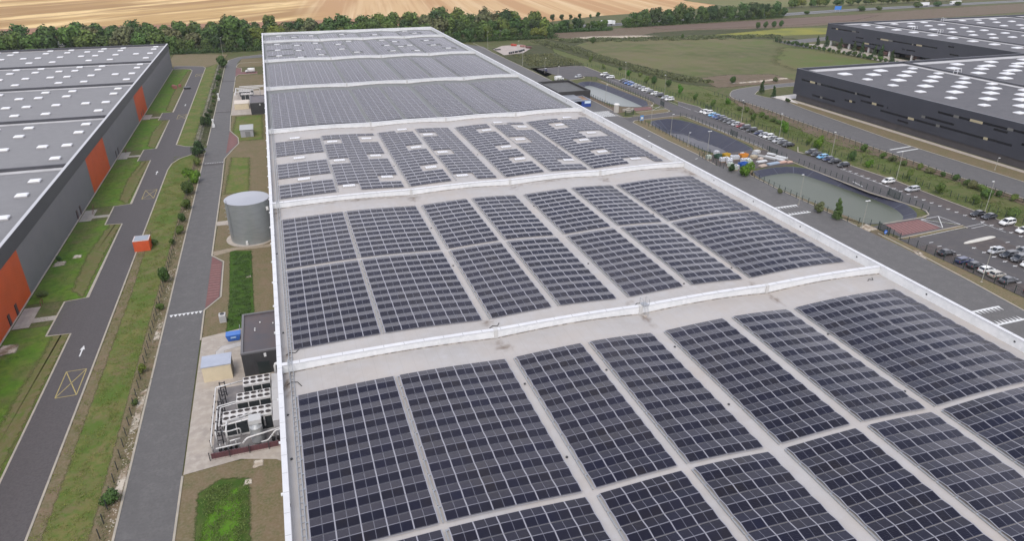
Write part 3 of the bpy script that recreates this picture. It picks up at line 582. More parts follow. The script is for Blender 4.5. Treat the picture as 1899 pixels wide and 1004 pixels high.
# warm patina in wide clouds, thin welded seams, and brown silt where water stands
ge = N.new('ShaderNodeNewGeometry'); n1 = N.new('ShaderNodeTexNoise'); n1.inputs['Scale'].default_value = .11; n1.inputs['Detail'].default_value = 5; L.new(ge.outputs['Position'], n1.inputs['Vector'])
r1_ = N.new('ShaderNodeMapRange'); r1_.inputs[1].default_value = .42; r1_.inputs[2].default_value = .75; r1_.inputs[4].default_value = .5; L.new(n1.outputs[0], r1_.inputs[0])
x1 = N.new('ShaderNodeMixRGB'); L.new(r1_.outputs[0], x1.inputs[0]); L.new(src, x1.inputs[1]); x1.inputs[2].default_value = (.41, .35, .295, 1)
mpp = N.new('ShaderNodeSeparateXYZ'); L.new(ge.outputs['Position'], mpp.inputs[0])
md = N.new('ShaderNodeMath'); md.operation = 'PINGPONG'; md.inputs[1].default_value = .95; L.new(mpp.outputs[0], md.inputs[0])
ls = N.new('ShaderNodeMath'); ls.operation = 'LESS_THAN'; ls.inputs[1].default_value = .05; L.new(md.outputs[0], ls.inputs[0])
sm = N.new('ShaderNodeMath'); sm.operation = 'MULTIPLY'; sm.inputs[1].default_value = .22; L.new(ls.outputs[0], sm.inputs[0])
x2 = N.new('ShaderNodeMixRGB'); L.new(sm.outputs[0], x2.inputs[0]); L.new(x1.outputs[0], x2.inputs[1]); x2.inputs[2].default_value = (.30, .28, .26, 1)
n2 = N.new('ShaderNodeTexNoise'); n2.inputs['Scale'].default_value = 1.4; n2.inputs['Detail'].default_value = 6; L.new(ge.outputs['Position'], n2.inputs['Vector'])
mm = N.new('ShaderNodeMath'); mm.operation = 'MULTIPLY'; L.new(at.outputs['Fac'], mm.inputs[0]); L.new(n2.outputs[0], mm.inputs[1])
r2_ = N.new('ShaderNodeMapRange'); r2_.inputs[1].default_value = .08; r2_.inputs[2].default_value = .42; L.new(mm.outputs[0], r2_.inputs[0])
x3 = N.new('ShaderNodeMixRGB'); L.new(r2_.outputs[0], x3.inputs[0]); L.new(x2.outputs[0], x3.inputs[1]); x3.inputs[2].default_value = (.17, .13, .10, 1)
fb = N.new('ShaderNodeMath'); fb.operation = 'GREATER_THAN'; fb.inputs[1].default_value = 229.4; L.new(mpp.outputs[1], fb.inputs[0])
x4 = N.new('ShaderNodeMixRGB'); L.new(fb.outputs[0], x4.inputs[0]); L.new(x3.outputs[0], x4.inputs[1]); x4.inputs[2].default_value = (.165, .168, .160, 1)
L.new(x4.outputs[0], b.inputs['Base Color']); me.materials.append(mr_)
link('roof', me, wh)

def wtop(x): return 14.42 - .0052 * (x + 5) + .42 * (rz(x) - (12.95 - .0048 * (x + 5)))
def wavewall(name, y, th, h0, h1, x0, x1, parent, m, top=None):
    """wall across the roof whose top follows the roof wave"""
    mb = MB(); X = [x0] + [a for a, _ in WV if x0 + .5 < a < x1 - .5] + [x1]
    X = sorted(set(X + [x0 + (x1 - x0) * k / 40 for k in range(41)]))
    for a, b in zip(X, X[1:]):
        za, zb = rz(a), rz(b)
        ta, tb = (wtop(a) - 1.5, wtop(b) - 1.5) if h1 > 1 else (za, zb)
        ba, bb = (ta, tb) if h0 > 1 else (za, zb)
        vs = [(a, y - th / 2, ba + h0), (b, y - th / 2, bb + h0), (b, y + th / 2, bb + h0), (a, y + th / 2, ba + h0), (a, y - th / 2, ta + h1), (b, y - th / 2, tb + h1), (b, y + th / 2, tb + h1), (a, y + th / 2, ta + h1)]
        mb.add(vs, [(4, 5, 6, 7), (0, 1, 5, 4), (2, 3, 7, 6)])
    return mb.build(name, m, parent, fix=False)
for y in FW:
    f = wavewall('fire_wall', y, .55, -.3, 1.40, XL + .5, XR - .4, wh, WALLW)
    wavewall('coping', y, .75, 1.405, 1.50, XL + .5, XR - .4, f, mat('white_coping', (.64, .64, .64), (.58, .58, .585), .5, rough=.4))
    wavewall('base_flashing', y - .36, .14, -.2, .12, XL + .6, XR - .5, f, mat('grey_upstand', (.20, .18, .16), (.42, .38, .34), 1.2, rough=.8, lo=.45, hi=.6))
    # joint covers across the coping, at the roof valleys
    for x in (27, 52.4, 77.6):
        mb = MB(); mb.box(x - .3, x + .3, y - .44, y + .44, rz(x) + .1, wtop(x) + .06); mb.build('joint_cover', mat('joint_grey', (.52, .51, .49), rough=.6), f)
def parapet(name, x0, x1, y0, y1, z0, z1, inner):
    p = MB().box(x0, x1, y0, y1, z0, z1).build(name, WALLW, wh)
    MB().box(x0 - .08, x1 + .08, y0, y1, z1 + .005, z1 + .10).build('coping', MC['white_coping'], p)
    return p
parapet('parapet', XL - .05, XL + .45, YN, YF, 11.8, 14.32, 1)
parapet('parapet', XR - .45, XR + .05, YN, YF, 11.8, 13.95, 1)
parapet('parapet', XL + .46, XR - .46, YF - .5, YF, 11.8, 14.25, 1)
# overflow spouts outside the west parapet and bolts along it
sp = MB().box(-.45, 0, -.14, .14, -.12, .12).mesh('spout', WALLW)
for k in range(46): o = link('spout', sp, wh); o.location = (XL - .05, 55 + k * 9.3, 12.9)
# small dark overflow openings in the parapets and dots along the near fire walls
hl = MB().box(-.03, .03, -.14, .14, -.14, .14).mesh('overflow_opening', DARKM)
for k in range(26):
    o = link('overflow_opening', hl, wh); o.location = (XR - .47, 62 + k * 16.5, 13.2)
    o = link('overflow_opening', hl, wh); o.location = (XL + .46, 62 + k * 11.5, 13.15)
# walkway ladder tray along the west edge
mb = MB()
for x in (-4.25, -3.78): mb.box(x - .05, x + .05, 22, 482, 13.05, 13.17)
for k in range(460): mb.box(-4.2, -3.83, 22 + k, 22.1 + k, 13.08, 13.12)
mb.build('cable_tray', GALV, wh)
for y in FW:
    mb = MB()
    for x in (-4.3, -3.75):
        mb.tube([(x, y - 1.5, 12.9), (x, y - .7, 14.62), (x, y + .7, 14.62), (x, y + 1.5, 12.9)], .06, 6)
    for s in (-.6, -.2, .2, .6): mb.box(-4.3, -3.75, y + s - .05, y + s + .05, 14.60, 14.66)
    mb.build('cable_bridge', GALV, wh)
seam = mat('coping_joint', (.36, .36, .36), rough=.6)
for y in FW[:3]:
    jm = MB().box(-.035, .035, -.385, .385, 0, .012).mesh('coping_joint', seam)
    for k in range(35):
        x = XL + 3 + k * 3.05; o = link('coping_joint', jm, wh); o.location = (x, y, wtop(x) + .001)
jm = MB().box(-.3, .3, -.03, .03, 0, .012).mesh('coping_joint', seam)
for k in range(60):
    o = link('coping_joint', jm, wh); o.location = (XL + .2, 50 + k * 3.2, 14.421); o = link('coping_joint', jm, wh); o.location = (XR - .2, 50 + k * 3.2, 14.051)
cb = mat('black_cable', (.03, .03, .03), rough=.6)
for i, (x, y, a) in enumerate(((-4.6, 94, 0), (-4.7, 86, 1), (26.9, 92.3, 0), (52.9, 92.0, 1), (98, 86.8, 0))):
    mb = MB(); mb.tube([(x, y, rz(x) + .08), (x + .6, y + .5, rz(x) + .12), (x + 1.4, y + .2, rz(x + 1.4) + .08), (x + 1.9, y + 1.0 - 2 * a, rz(x + 1.9) + .08)], .06, 5); mb.build('loose_cable', cb, wh)
# skylights
SX = [2.5, 13.1, 23.5, 36.0, 42.4, 61.9, 68.5, 74.8, 87.2, 93.2]
SK = [(2.4, 220.3), (13.0, 212.0), (23.5, 213.8), (35.9, 220.6), (42.5, 211.7), (61.9, 211.9), (68.3, 220.5), (74.6, 213.6), (68.6, 198.0), (61.8, 191.4), (36.1, 198.6), (23.5, 194.4), (42.4, 191.2), (2.6, 198.0), (13.1, 191.7), (61.7, 178.4), (36.1, 178.1), (23.5, 174.1),
      (42.3, 168.5), (2.8, 178.2), (13.2, 168.9), (92.9, 198.5), (87.2, 191.5), (87.1, 178.0), (93.0, 168.6), (74.8, 174.2), (93.3, 220.1), (87.1, 211.3),
      (12.9, 426.2), (2.1, 411.6), (12.8, 406.1), (23.5, 410.3), (2.3, 390.5), (23.5, 389.4), (35.8, 425.0), (35.9, 405.6), (42.4, 391.7), (68.8, 427.5), (62.0, 413.4), (68.8, 406.9), (75.0, 412.0), (61.9, 391.7), (75.0, 390.6), (87.9, 427.3), (87.7, 407.0), (93.2, 392.6), (12.7, 381.8), (42.9, 436.1), (23.6, 434.9), (2.2, 434.8), (62.5, 435.8),
      (12.9, 462.7), (4.1, 471.4), (23.4, 469.2), (42.3, 469.0), (62.1, 462.4), (87.8, 462.8), (83.8, 476.1)]
def dome_mesh(w_, d_, h, kh, n=4, top=.5):
    mb = MB(); mb.box(-w_ / 2, w_ / 2, -d_ / 2, d_ / 2, -.3, kh, 1)
    prev = None
    for k in range(n + 1):
        a = k / n; s = math.cos(a * math.pi / 2 * .9) if k else 1.0; s = 1 - (1 - top) * a ** 1.6; z = kh + h * math.sin(a * math.pi / 2)
        ring = [(sx * w_ / 2 * s * .96, sy * d_ / 2 * s * .96, z) for sx, sy in ((-1, -1), (1, -1), (1, 1), (-1, 1))]
        if prev: mb.add(prev + ring, [(i, (i + 1) % 4, 4 + (i + 1) % 4, 4 + i) for i in range(4)])
        prev = ring
    mb.add(prev, [(0, 1, 2, 3)])
    return mb.mesh('skylight', [DOME, DOMEB])
dm = dome_mesh(3.1, 1.5, .14, .26, 3, .85)
ribm = MB().box(-.03, .03, -.82, .82, 0, .05).mesh('glazing_bar', ALU)
for x, y in SK:
    o = link('skylight', dm, wh); o.location = (x, y, rz(x)); o.rotation_euler = (0, -math.atan(rslope(x)), 0)
    if y < 230:
        for k in (-1.0, -.5, 0, .5, 1.0): q = link('glazing_bar', ribm, o); q.location = (k, 0, .385)
# roof drains and vents along the valleys
dr = MB().cyl(0, 0, 0, .14, .16, 10).mesh('roof_drain', DARKM)
for x, y in ((27.2, 76), (52.6, 78.2), (52.2, 110), (53, 143), (78, 74), (77.4, 58), (77.8, 100), (77.4, 130), (27, 117), (27.1, 137), (64.9, 96), (39.4, 75), (52, 63), (27, 60), (-4.9, 79), (-4.8, 70), (-4.8, 101), (-5, 133), (52, 188), (77.6, 190), (27, 184)):
    o = link('roof_drain', dr, wh); o.location = (x, y, rz(x))

# ------------------------------------------------------------------ solar arrays
MW, ML, GAP = 1.255, 1.235, .11       # module width, slope length, gap between pairs of columns
PITCH = 2.62; TILT = R(7)
def module(mb=None, M=None):
    """one framed module; local x across, y up the slope, top at z = 0"""
    a, b, c, d = -MW / 2, MW / 2, -ML / 2, ML / 2; e = .028; h = .04
    V = [(a, c, 0), (b, c, 0), (b, d, 0), (a, d, 0), (a + e, c + e, 0), (b - e, c + e, 0), (b - e, d - e, 0), (a + e, d - e, 0), (a, c, -h), (b, c, -h), (b, d, -h), (a, d, -h)]
    if M is not None: V = [M @ Vector(p) for p in V]
    mb = mb or MB()
    mb.add(V, [(4, 5, 6, 7)], 0); n = len(mb.v) - 12
    for f in ((0, 1, 5, 4), (1, 2, 6, 5), (2, 3, 7, 6), (3, 0, 4, 7), (0, 8, 9, 1), (1, 9, 10, 2), (2, 10, 11, 3), (3, 11, 8, 0)): mb.f.append(tuple(k + n for k in f)); mb.m.append(1)
    return mb
MODME = module().mesh('solar_panel', [SOLAR, MFRAME])
from bpy_extras.object_utils import world_to_camera_view
bpy.context.view_layer.update()
CI = co.matrix_world.inverted(); FX = 1278 / 949.5; AS = 949.5 / 502
def inview(p, m=1.06):
    q = CI @ Vector(p)
    return q.z < 0 and abs(q.x / -q.z * FX) < m and abs(q.y / -q.z * FX * AS) < m
CELL = 2 * MW + .02 + GAP
def placem(x, yc, north):
    s = rslope(x); z = rz(x) + .20 + math.tan(TILT) * ML / 2
    return Matrix.Translation((x, yc, z)) @ Matrix.Rotation(-math.atan(s), 4, 'Y') @ Matrix.Rotation(-TILT if north else TILT, 4, 'X')
NAR = [0]
COLN = ['westernmost', 'second', 'third', 'fourth', 'fifth', 'sixth', 'seventh', 'easternmost']
def array(x0, cells, y0, tents, single, label, keep=None):
    t = thing('solar_array', label, 'solar panels', (x0, y0, 0), 0, 'fields of solar panels on the white warehouse roof')
    T = Matrix.Translation((-x0, -y0, 0)); mass = MB(); rail = MB(); run = ML * math.cos(TILT); z1 = math.tan(TILT) * ML
    got = 0
    live = {}
    for k in range(tents):
        ya = y0 + k * PITCH + .12; yb = ya + run + .07
        for c in range(cells):
            xc = x0 + c * CELL + CELL / 2
            if keep and not keep(xc, ya + run, c): continue
            live[(c, k)] = 1
            for xm in (xc - MW / 2 - .01, xc + MW / 2 + .01):
                for yc, nth in ((ya + run / 2, 0), (yb + run / 2, 1)):
                    M = placem(xm, yc, nth)
                    if single and got < 300 and inview(M.translation):
                        o = bpy.data.objects.new('solar_panel', MODME); COL.objects.link(o); o.parent = t; o.matrix_local = T @ M; got += 1
                    else: module(mass, T @ M)
    # rails: up and down over the tents at every column gap, and level ones at ridge and valley
    for c in range(cells + 1):
        x = x0 + c * CELL; zz = rz(x) + .205
        for k in range(tents):
            if not ((c, k) in live or (c - 1, k) in live): continue
            ya = y0 + k * PITCH + .04; pr = [(ya, zz - .02), (ya + .08, zz), (ya + .08 + run, zz + z1), (ya + .15 + run, zz + z1), (ya + .15 + 2 * run, zz), (ya + PITCH, zz - .02)]
            hw_ = .055
            for (p, q), (r_, s_) in zip(pr, pr[1:]):
                rail.face([(x - hw_ - x0, p - y0, q), (x + hw_ - x0, p - y0, q), (x + hw_ - x0, r_ - y0, s_), (x - hw_ - x0, r_ - y0, s_)])
    for k in range(tents + 1):
        y = y0 + k * PITCH
        for c in range(cells):
            if (c, k) in live or (c, k - 1) in live:
                xa = x0 + c * CELL + .08; xb = xa + CELL - .16
                zs = rz(xa) + .13, rz(xb) + .13
                rail.face([(xa - x0, y - .05 - y0, zs[0]), (xb - x0, y - .05 - y0, zs[1]), (xb - x0, y + .05 - y0, zs[1]), (xa - x0, y + .05 - y0, zs[0])])
            if (c, k) in live:
                y2 = y + .12 + run + .035; zt = z1 + .17
                rail.face([(xa - x0, y2 - .035 - y0, rz(xa) + zt), (xb - x0, y2 - .035 - y0, rz(xb) + zt), (xb - x0, y2 + .035 - y0, rz(xb) + zt), (xa - x0, y2 + .035 - y0, rz(xa) + zt)])
    struct(rail.build('mounting_rail', ALU, t, fix=False), 'stuff')
    if mass.f: struct(mass.build('solar_panel', [SOLAR, MFRAME], t, fix=False), 'stuff')
    # cable trunking along the west edge of the array
    tr = MB()
    for k in range(int(tents * PITCH / 2.62)):
        ya = k * 2.62; tr.box(-.42, -.30, ya, ya + 2.3, rz(x0 - .3) + .06, rz(x0 - .3) + .2); tr.box(-.40, -.05, ya + 2.3, ya + 2.5, rz(x0 - .3) + .05, rz(x0 - .3) + .16)
    tr.build('cable_trunking', GALV, t, fix=False)
    return t
BLK = [(-3.45, 5), (10.55, 6), (28.1, 4), (40.3, 4), (53.5, 4), (66.2, 4), (78.7, 4), (89.5, 4)]
BAYN = {1: ('nearest roof bay', 24.2, 11, 'near half'), 11: ('nearest roof bay', 53.9, 11, 'far half'), 2: ('second roof bay', 95.0, 11, 'near half'), 12: ('second roof bay', 124.9, 10, 'far half')}
for kb in (1, 11, 2, 12):
    nm, y0, tn, half = BAYN[kb]
    for i, (x0, cn) in enumerate(BLK):
        array(x0, cn, y0, tn, True, '%s solar array of the %s of the %s' % (COLN[i] if i in (0, 7) else COLN[i] + ' from the west', half, nm))
def keep3(xc, y, c):
    for sx, sy in SK:
        if abs(y - sy) < 3.0 and (abs(xc - sx) < 3.3 or (xc < 10 and sx < 5)): return False
    return True
for i, (x0, cn) in enumerate(BLK):
    for nm, y0, tn, kp in (('third roof bay with its skylights', 165.4, 21, keep3), ('fourth roof bay', 235.4, 22, None), ('fifth roof bay', 307.4, 22, None), ('sixth roof bay with its skylights', 379.6, 23, keep3), ('farthest narrow roof bay', 451.0, 9, keep3)):
        array(x0, cn, y0, tn, False, '%s solar array in the %s' % (COLN[i] if i in (0, 7) else COLN[i] + ' from the west', nm), kp)

# stile over the first fire wall
st = thing('roof_stile', 'galvanised step-over platform with handrails straddling the first fire wall', 'stile', (53.2, 89.4, rz(53.2)))
MB().box(-.55, .55, -.62, .62, 1.62, 1.68).build('platform', GALV, st)
for s in (-.55, .55):
    for yy in (-.62, .62):
        mb = MB(); mb.tube([(s, yy, 1.6), (s, yy, 2.7)], .035, 6); mb.build('post', GALV, st)
    mb = MB(); mb.tube([(s, -.62, 2.7), (s, .62, 2.7)], .035, 6); mb.tube([(s, -.62, 2.2), (s, .62, 2.2)], .03, 6); mb.build('handrail', GALV, st)
for sy in (-1, 1):
    for s in (-.3, .3):
        mb = MB(); mb.tube([(s, sy * 1.15, 0), (s, sy * .62, 1.62)], .04, 6); mb.build('ladder_rail', GALV, st)
    for k in range(5):
        z = .25 + k * .3; yy = sy * (1.15 - .53 * z / 1.62); mb = MB(); mb.tube([(-.3, yy, z), (.3, yy, z)], .025, 6); mb.build('rung', GALV, st)
MB().box(-.7, -.2, -1.6, -1.1, 0, .15).build('foot_block', CONC, st)

# ------------------------------------------------------------------ left warehouse
lw = thing('grey_warehouse', 'grey warehouse with orange wall panels and skylights, left side', 'warehouse')
LX, LN, LF, LB = -57.0, 60, 450.5, -200
OR = [(100, 157.5), (225.6, 251.6), (317.8, 342.3)]
def cladding(y0, y1, z0, z1, x, m, parent, name='wall_panel', step=6.0):
    """vertical trapezoidal sheets: ribs standing 4 cm proud"""
    n = max(1, round((y1 - y0) / step)); s = (y1 - y0) / n
    for k in range(n):
        a, b = y0 + k * s + .015, y0 + (k + 1) * s - .015; mb = MB(); q = int((b - a) / .5); d = (b - a) / q; pts = []
        for j in range(q): pts += [(a + j * d, 0), (a + (j + .55) * d, 0), (a + (j + .65) * d, .05), (a + (j + .9) * d, .05)]
        pts.append((b, 0))
        for (p, u), (r_, v) in zip(pts, pts[1:]): mb.face([(x + u, p, z0), (x + v, r_, z0), (x + v, r_, z1), (x + u, p, z1)])
        mb.build(name, m, parent, fix=False)
cuts = [LN, 157.5, 225.6, 251.6, 317.8, 342.3, LF]
for i, (a, b) in enumerate(zip(cuts, cuts[1:])): cladding(a, b, .25, 10.95, LX, ORNG if i in (0, 2, 4) else WALLG, lw)
MB().box(LB, LX - .06, LF - .3, LF, 0, 14.1).build('wall', WALLG, lw); MB().box(LB, LX - .06, LN, LN + .3, 0, 14.1).build('wall', WALLG, lw)
MB().box(LX - .25, LX - .06, LN + .31, LF - .31, 0, 13.9).build('wall', WALLG, lw)
MB().box(LX - .05, LX + .18, LN, LF, 0, .25).build('plinth', CONC, lw)
MB().box(LX - .05, LX + .25, LN, LF, 10.96, 14.28).build('fascia', FASC, lw)
MB().box(LX - .45, LX + .29, LN, LF, 14.285, 14.37).build('coping', mat('pale_coping', (.42, .42, .43), rough=.4), lw)
MB().box(LB, LX - .46, LN + .1, LF - .1, 12.9, 13.2).build('roof', LROOF, lw)
MB().box(LB, LX - .46, LF - .6, LF + .05, 13.22, 14.34).build('parapet', FASC, lw)
MB().box(LB, LX - .5, LF - 2.3, LF - .62, 13.21, 13.32).build('gutter_strip', MEMB, lw)
for y in (149.2, 209.6, 268.9, 331.0, 389.0):
    f = MB().box(LB, LX - .46, y - .35, y + .35, 13.22, 14.25).build('fire_wall', FASC, lw)
    MB().box(LB, LX - .46, y - 2.4, y - .36, 13.21, 13.34).build('upstand', mat('pale_membrane', (.50, .49, .48), (.42, .41, .40), .2, rough=.7), f)
    MB().box(LB, LX - .46, y + .36, y + 1.0, 13.21, 13.33).build('upstand', MC['pale_membrane'], f)
lwd = dome_mesh(2.8, 2.3, .28, .34, 4, .75)
LWS = [(-62.5, 198.0), (-62.5, 186.6), (-62.3, 170.9), (-69, 233.4), (-62.5, 132), (-62.5, 121)]
LCX = [-62.5, -69.3, -79.0, -88.5, -95.0, -104.5, -114.5, -121.0, -130.7, -139, -146, -156, -166]
def lrow(y, cols): LWS.extend([(LCX[c], y) for c in cols])
ALL = [0, 2, 3, 5, 6, 8, 9, 11]
for y in (445.6, 404.4, 384.0, 343.0, 321.8, 280.6, 259.8, 218.9): lrow(y, ALL)
lrow(436.0, [0, 2, 3, 4, 5, 6, 8, 9, 10]); lrow(420.6, [0, 1, 2, 3, 4, 5, 6, 7, 8, 10]); lrow(373.8, [0, 2, 3, 4, 5, 6, 8, 9]); lrow(358.2, [0, 1, 2, 3, 4, 5, 6, 7, 9])
lrow(311.4, [0, 2, 3, 4, 5, 6]); lrow(295.2, [0, 1, 2, 3, 4, 5, 6]); lrow(248.8, [0, 2, 3, 4]); lrow(233.0, [0, 2, 3])
for x, y in LWS: o = link('skylight', lwd, lw); o.location = (x, y, 13.2)
# roof stile of the left warehouse, far left
st2 = thing('roof_stile', 'pale handrail hoop crossing the far fire wall of the grey roof', 'stile', (-127.5, 389, 13.3))
for s in (-1.2, 1.2):
    mb = MB(); mb.tube([(s, -1.2, 0), (s, -.8, 2.4), (s, .8, 2.4), (s, 1.2, 0)], .09, 6); mb.build('handrail', mat('white_metal', (.7, .7, .7), rough=.5), st2)
MB().box(-1.1, 1.1, -.8, .8, 1.15, 1.22).build('platform', GALV, st2)
# doors with little steps in the wall
for y in (143.0, 147.6, 203.2, 207.0, 264.0, 268.3, 326, 331):
    d = MB().box(LX + .02, LX + .12, y, y + 1.1, .3, 2.6).build('door', mat('door_dark', (.06, .03, .028), rough=.5), lw)
    MB().box(LX + .06, LX + .16, y - .1, y, .3, 2.7).build('door_frame', DARKM, d)
# rails, bollards at the door steps
for k, (x, y) in enumerate(((-53.6, 151), (-54.8, 210.8), (-55.2, 270.6), (-53.9, 206.3))):
    b_ = thing('handrail', 'dark handrail beside the grey wall, %s from the near end' % word(k + 1), 'handrail', (x, y, 0), 0, 'handrails at the wall doors')
    for s in (0, 1.4): MB().box(-.05, .05, s - .05, s + .05, 0, 1.1).build('post', mat('rust_metal', (.14, .045, .035), rough=.7), b_)
    MB().box(-.04, .04, 0, 1.4, 1.1, 1.18).build('rail', MC['rust_metal'], b_)

# orange kiosk
kx = thing('orange_kiosk', 'small orange pump house with flat grey roof beside the loop road', 'kiosk', (-37.35, 176.8, 0))
MB().box(-1.75, 1.75, -1.75, 1.75, 0, 2.75).build('wall', mat('bright_orange', (.62, .10, .035), (.55, .095, .03), .8, rough=.5), kx)
MB().box(-1.8, 1.8, -1.8, 1.8, 2.755, 2.86).build('roof_edge', mat('pale_orange_trim', (.62, .50, .46), rough=.5), kx)
MB().box(-1.55, 1.55, -1.55, 1.55, 2.865, 2.92).build('roof', mat('kiosk_roof', (.26, .29, .33), rough=.5), kx)
MB().box(.2, 1.2, -1.80, -1.76, .1, 2.2).build('door', mat('orange_door', (.56, .09, .03), rough=.5), kx)
for x in (-1.75, 0, 1.75): MB().box(x - .04, x + .04, -1.79, -1.755, 0, 2.74).build('corner_trim', MC['orange_door'], kx) if x else None

# water tank
tk = thing('water_tank', 'big cylindrical grey steel sprinkler tank against the white warehouse', 'tank', (-11.6, 175.7, .16))
def tank_mat():
    m = mat('tank_steel', (.36, .385, .39), (.32, .345, .35), .5, rough=.35, metal=.5, stretch=(1, 1, 4))
    return m
TM = tank_mat(); H_ = 10.4
for k in range(8):
    mb = MB(); n = 48; z0, z1 = k * H_ / 8, (k + 1) * H_ / 8 - .012; r = 5.3 + (.008 if k % 2 else 0)
    mb.add([(r * math.cos(2 * math.pi * i / n), r * math.sin(2 * math.pi * i / n), z) for z in (z0, z1) for i in range(n)], [(i, (i + 1) % n, n + (i + 1) % n, n + i) for i in range(n)])
    mb.build('steel_band', TM, tk, smooth=True)
mb = MB(); mb.cyl(0, 0, H_, H_ + .12, 5.4, 48); mb.build('rim', GALV, tk)
mb = MB(); mb.cyl(0, 0, H_ + .13, H_ + .5, 5.33, 48, r2=.3); mb.build('roof', mat('tank_roof', (.33, .34, .37), rough=.4, metal=.1), tk)
ang = R(212)
la = MB()
for s in (-.06, .06): la.tube([(5.5 * math.cos(ang + s * .6), 5.5 * math.sin(ang + s * .6), 1.5), (5.5 * math.cos(ang + s * .6), 5.5 * math.sin(ang + s * .6), H_ + 1.1)], .05, 6)
for k in range(28): z = 1.8 + k * .3; la.tube([(5.5 * math.cos(ang - .036), 5.5 * math.sin(ang - .036), z), (5.5 * math.cos(ang + .036), 5.5 * math.sin(ang + .036), z)], .03, 5)
la.build('ladder', GALV, tk)
cg = MB()
for k in range(7):
    z = 3 + k * 1.1; c0 = Vector((5.55 * math.cos(ang), 5.55 * math.sin(ang), z)); o_ = Vector((math.cos(ang), math.sin(ang), 0)); u_ = Vector((-math.sin(ang), math.cos(ang), 0))
    cg.tube([c0 + u_ * .38 * math.cos(a) + o_ * .75 * math.sin(a) for a in [math.pi * j / 6 for j in range(7)]], .03, 4)
cg.build('ladder_cage', GALV, tk)
MB().box(-1.6, -1.1, -5.65, -5.1, .2, 1.1).build('valve_box', WHITE, tk)
MB().box(4.3, 4.9, -3.9, -3.3, 8.2, 9.0).build('vent_box', WHITE, tk)

# dark plant buildings
def plant_house(x0, x1, y0, y1, h, label, m=DARKM):
    t = thing('plant_building', label, 'building', ((x0 + x1) / 2, (y0 + y1) / 2, 0)); a, b = (x1 - x0) / 2, (y1 - y0) / 2
    MB().box(-a, a, -b, b, 0, h).build('wall', mat('charcoal_cladding', (.036, .036, .038), (.045, .045, .047), .6, rough=.6), t)
    MB().box(-a + .4, a - .01, -b + .4, b - .4, h - .25, h + .012).build('roof', mat('plant_roof', (.055, .05, .058), (.085, .058, .055), .25, rough=.5), t)
    for i, q in enumerate(((-a - .05, a, b - .35, b + .05), (-a - .05, a, -b - .05, -b + .35), (-a - .05, -a + .35, -b + .36, b - .36))): MB().box(*q, h - .1, h + .22).build('parapet', mat('slate_coping', (.13, .125, .13), rough=.5), t)
    for s in range(int(2 * a / 1.2)): MB().box(-a + s * 1.2 + .6, -a + s * 1.2 + .64, -b - .03, -b - .002, 0, h - .15).build('wall_joint', FASC, t)
    MB().box(.3, .7, -b - .15, -b - .004, h * .78, h * .92).build('wall_lamp', WHITE, t)
    return t
ph = plant_house(-12.7, -5.95, 110.4, 124.9, 4.6, 'low charcoal plant building beside the near cooling units')
for x, y in ((-1.2, .4), (-1.2, 1.1), (-.3, 3.2), (2.0, 2.2)): MB().box(x, x + .22, y, y + .22, 4.62, 4.8).build('roof_vent', WHITE, ph)
MB().box(-1.0, 1.0, -7.32, -7.28, .05, 2.6).build('door', mat('door_green_black', (.02, .028, .028), rough=.4), ph)
ph2 = plant_house(-12.9, -5.95, 317.6, 333.5, 5.0, 'low charcoal plant building beside the distant cooling units')
# cream kiosk
ck = thing('cream_kiosk', 'cream transformer kiosk with pale blue roof on the concrete pad', 'kiosk', (-17.0, 112.5, .08))
MB().box(-2.4, 2.3, -1.8, 1.8, 0, 2.95).build('wall', mat('cream_render', (.64, .55, .38), (.58, .50, .35), .7, rough=.8), ck)
MB().box(-2.5, 2.4, -1.9, 1.9, 2.955, 3.12).build('roof', mat('pale_blue_roof', (.40, .43, .50), (.36, .39, .46), .7, rough=.6), ck)
MB().box(2.31, 2.35, -.9, .9, .1, 2.2).build('door', mat('grey_brown_door', (.30, .27, .22), rough=.6), ck)
ck2 = thing('cream_kiosk', 'cream container beside the distant cooling units', 'kiosk', (-16.6, 334, .08))
MB().box(-3.4, 2.6, -4, 4, 0, 2.4).build('wall', MC['cream_render'], ck2); MB().box(-3.5, 2.7, -4.1, 4.1, 2.405, 2.5).build('roof', mat('cream_roof', (.60, .53, .44), rough=.7), ck2)
# blue skip
def skip(x, y, label, m, rzz=0, sx=1.0):
    t = thing('skip', label, 'skip', (x, y, .08), rzz)
    a, b, h = 1.35 * sx, .85, 1.25
    mb = MB()
    mb.add([(-a + .35, -b, .1), (a - .35, -b, .1), (a - .35, b, .1), (-a + .35, b, .1), (-a, -b, h), (a, -b, h), (a, b, h), (-a, b, h), (-a + .42, -b + .06, .2), (a - .42, -b + .06, .2), (a - .42, b - .06, .2), (-a + .42, b - .06, .2), (-a + .08, -b + .06, h), (a - .08, -b + .06, h), (a - .08, b - .06, h), (-a + .08, b - .06, h)],
           [(0, 1, 5, 4), (1, 2, 6, 5), (2, 3, 7, 6), (3, 0, 4, 7), (3, 2, 1, 0), (9, 8, 12, 13), (10, 9, 13, 14), (11, 10, 14, 15), (8, 11, 15, 12), (8, 9, 10, 11), (4, 5, 13, 12), (5, 6, 14, 13), (6, 7, 15, 14), (7, 4, 12, 15)])
    mb.build('hopper', m, t, fix=False)
    for s in (-1, 1): MB().box(-a * .6, a * .6, s * (b + .02) - .03, s * (b + .02) + .03, .5, .62).build('rib', m, t)
    return t
sk = skip(-14.9, 124.4, 'blue waste skip with lid by the low plant building', mat('skip_blue', (.03, .12, .42), (.025, .10, .36), 1, rough=.5))
MB().box(-1.35, 1.35, -.86, .86, 1.255, 1.33).build('lid', mat('skip_blue_lid', (.045, .17, .52), rough=.45), sk)
MB().box(-.5, .5, -.93, -.9, .7, 1.0).build('label_plate', mat('pale_blue', (.35, .5, .7), rough=.5), sk)
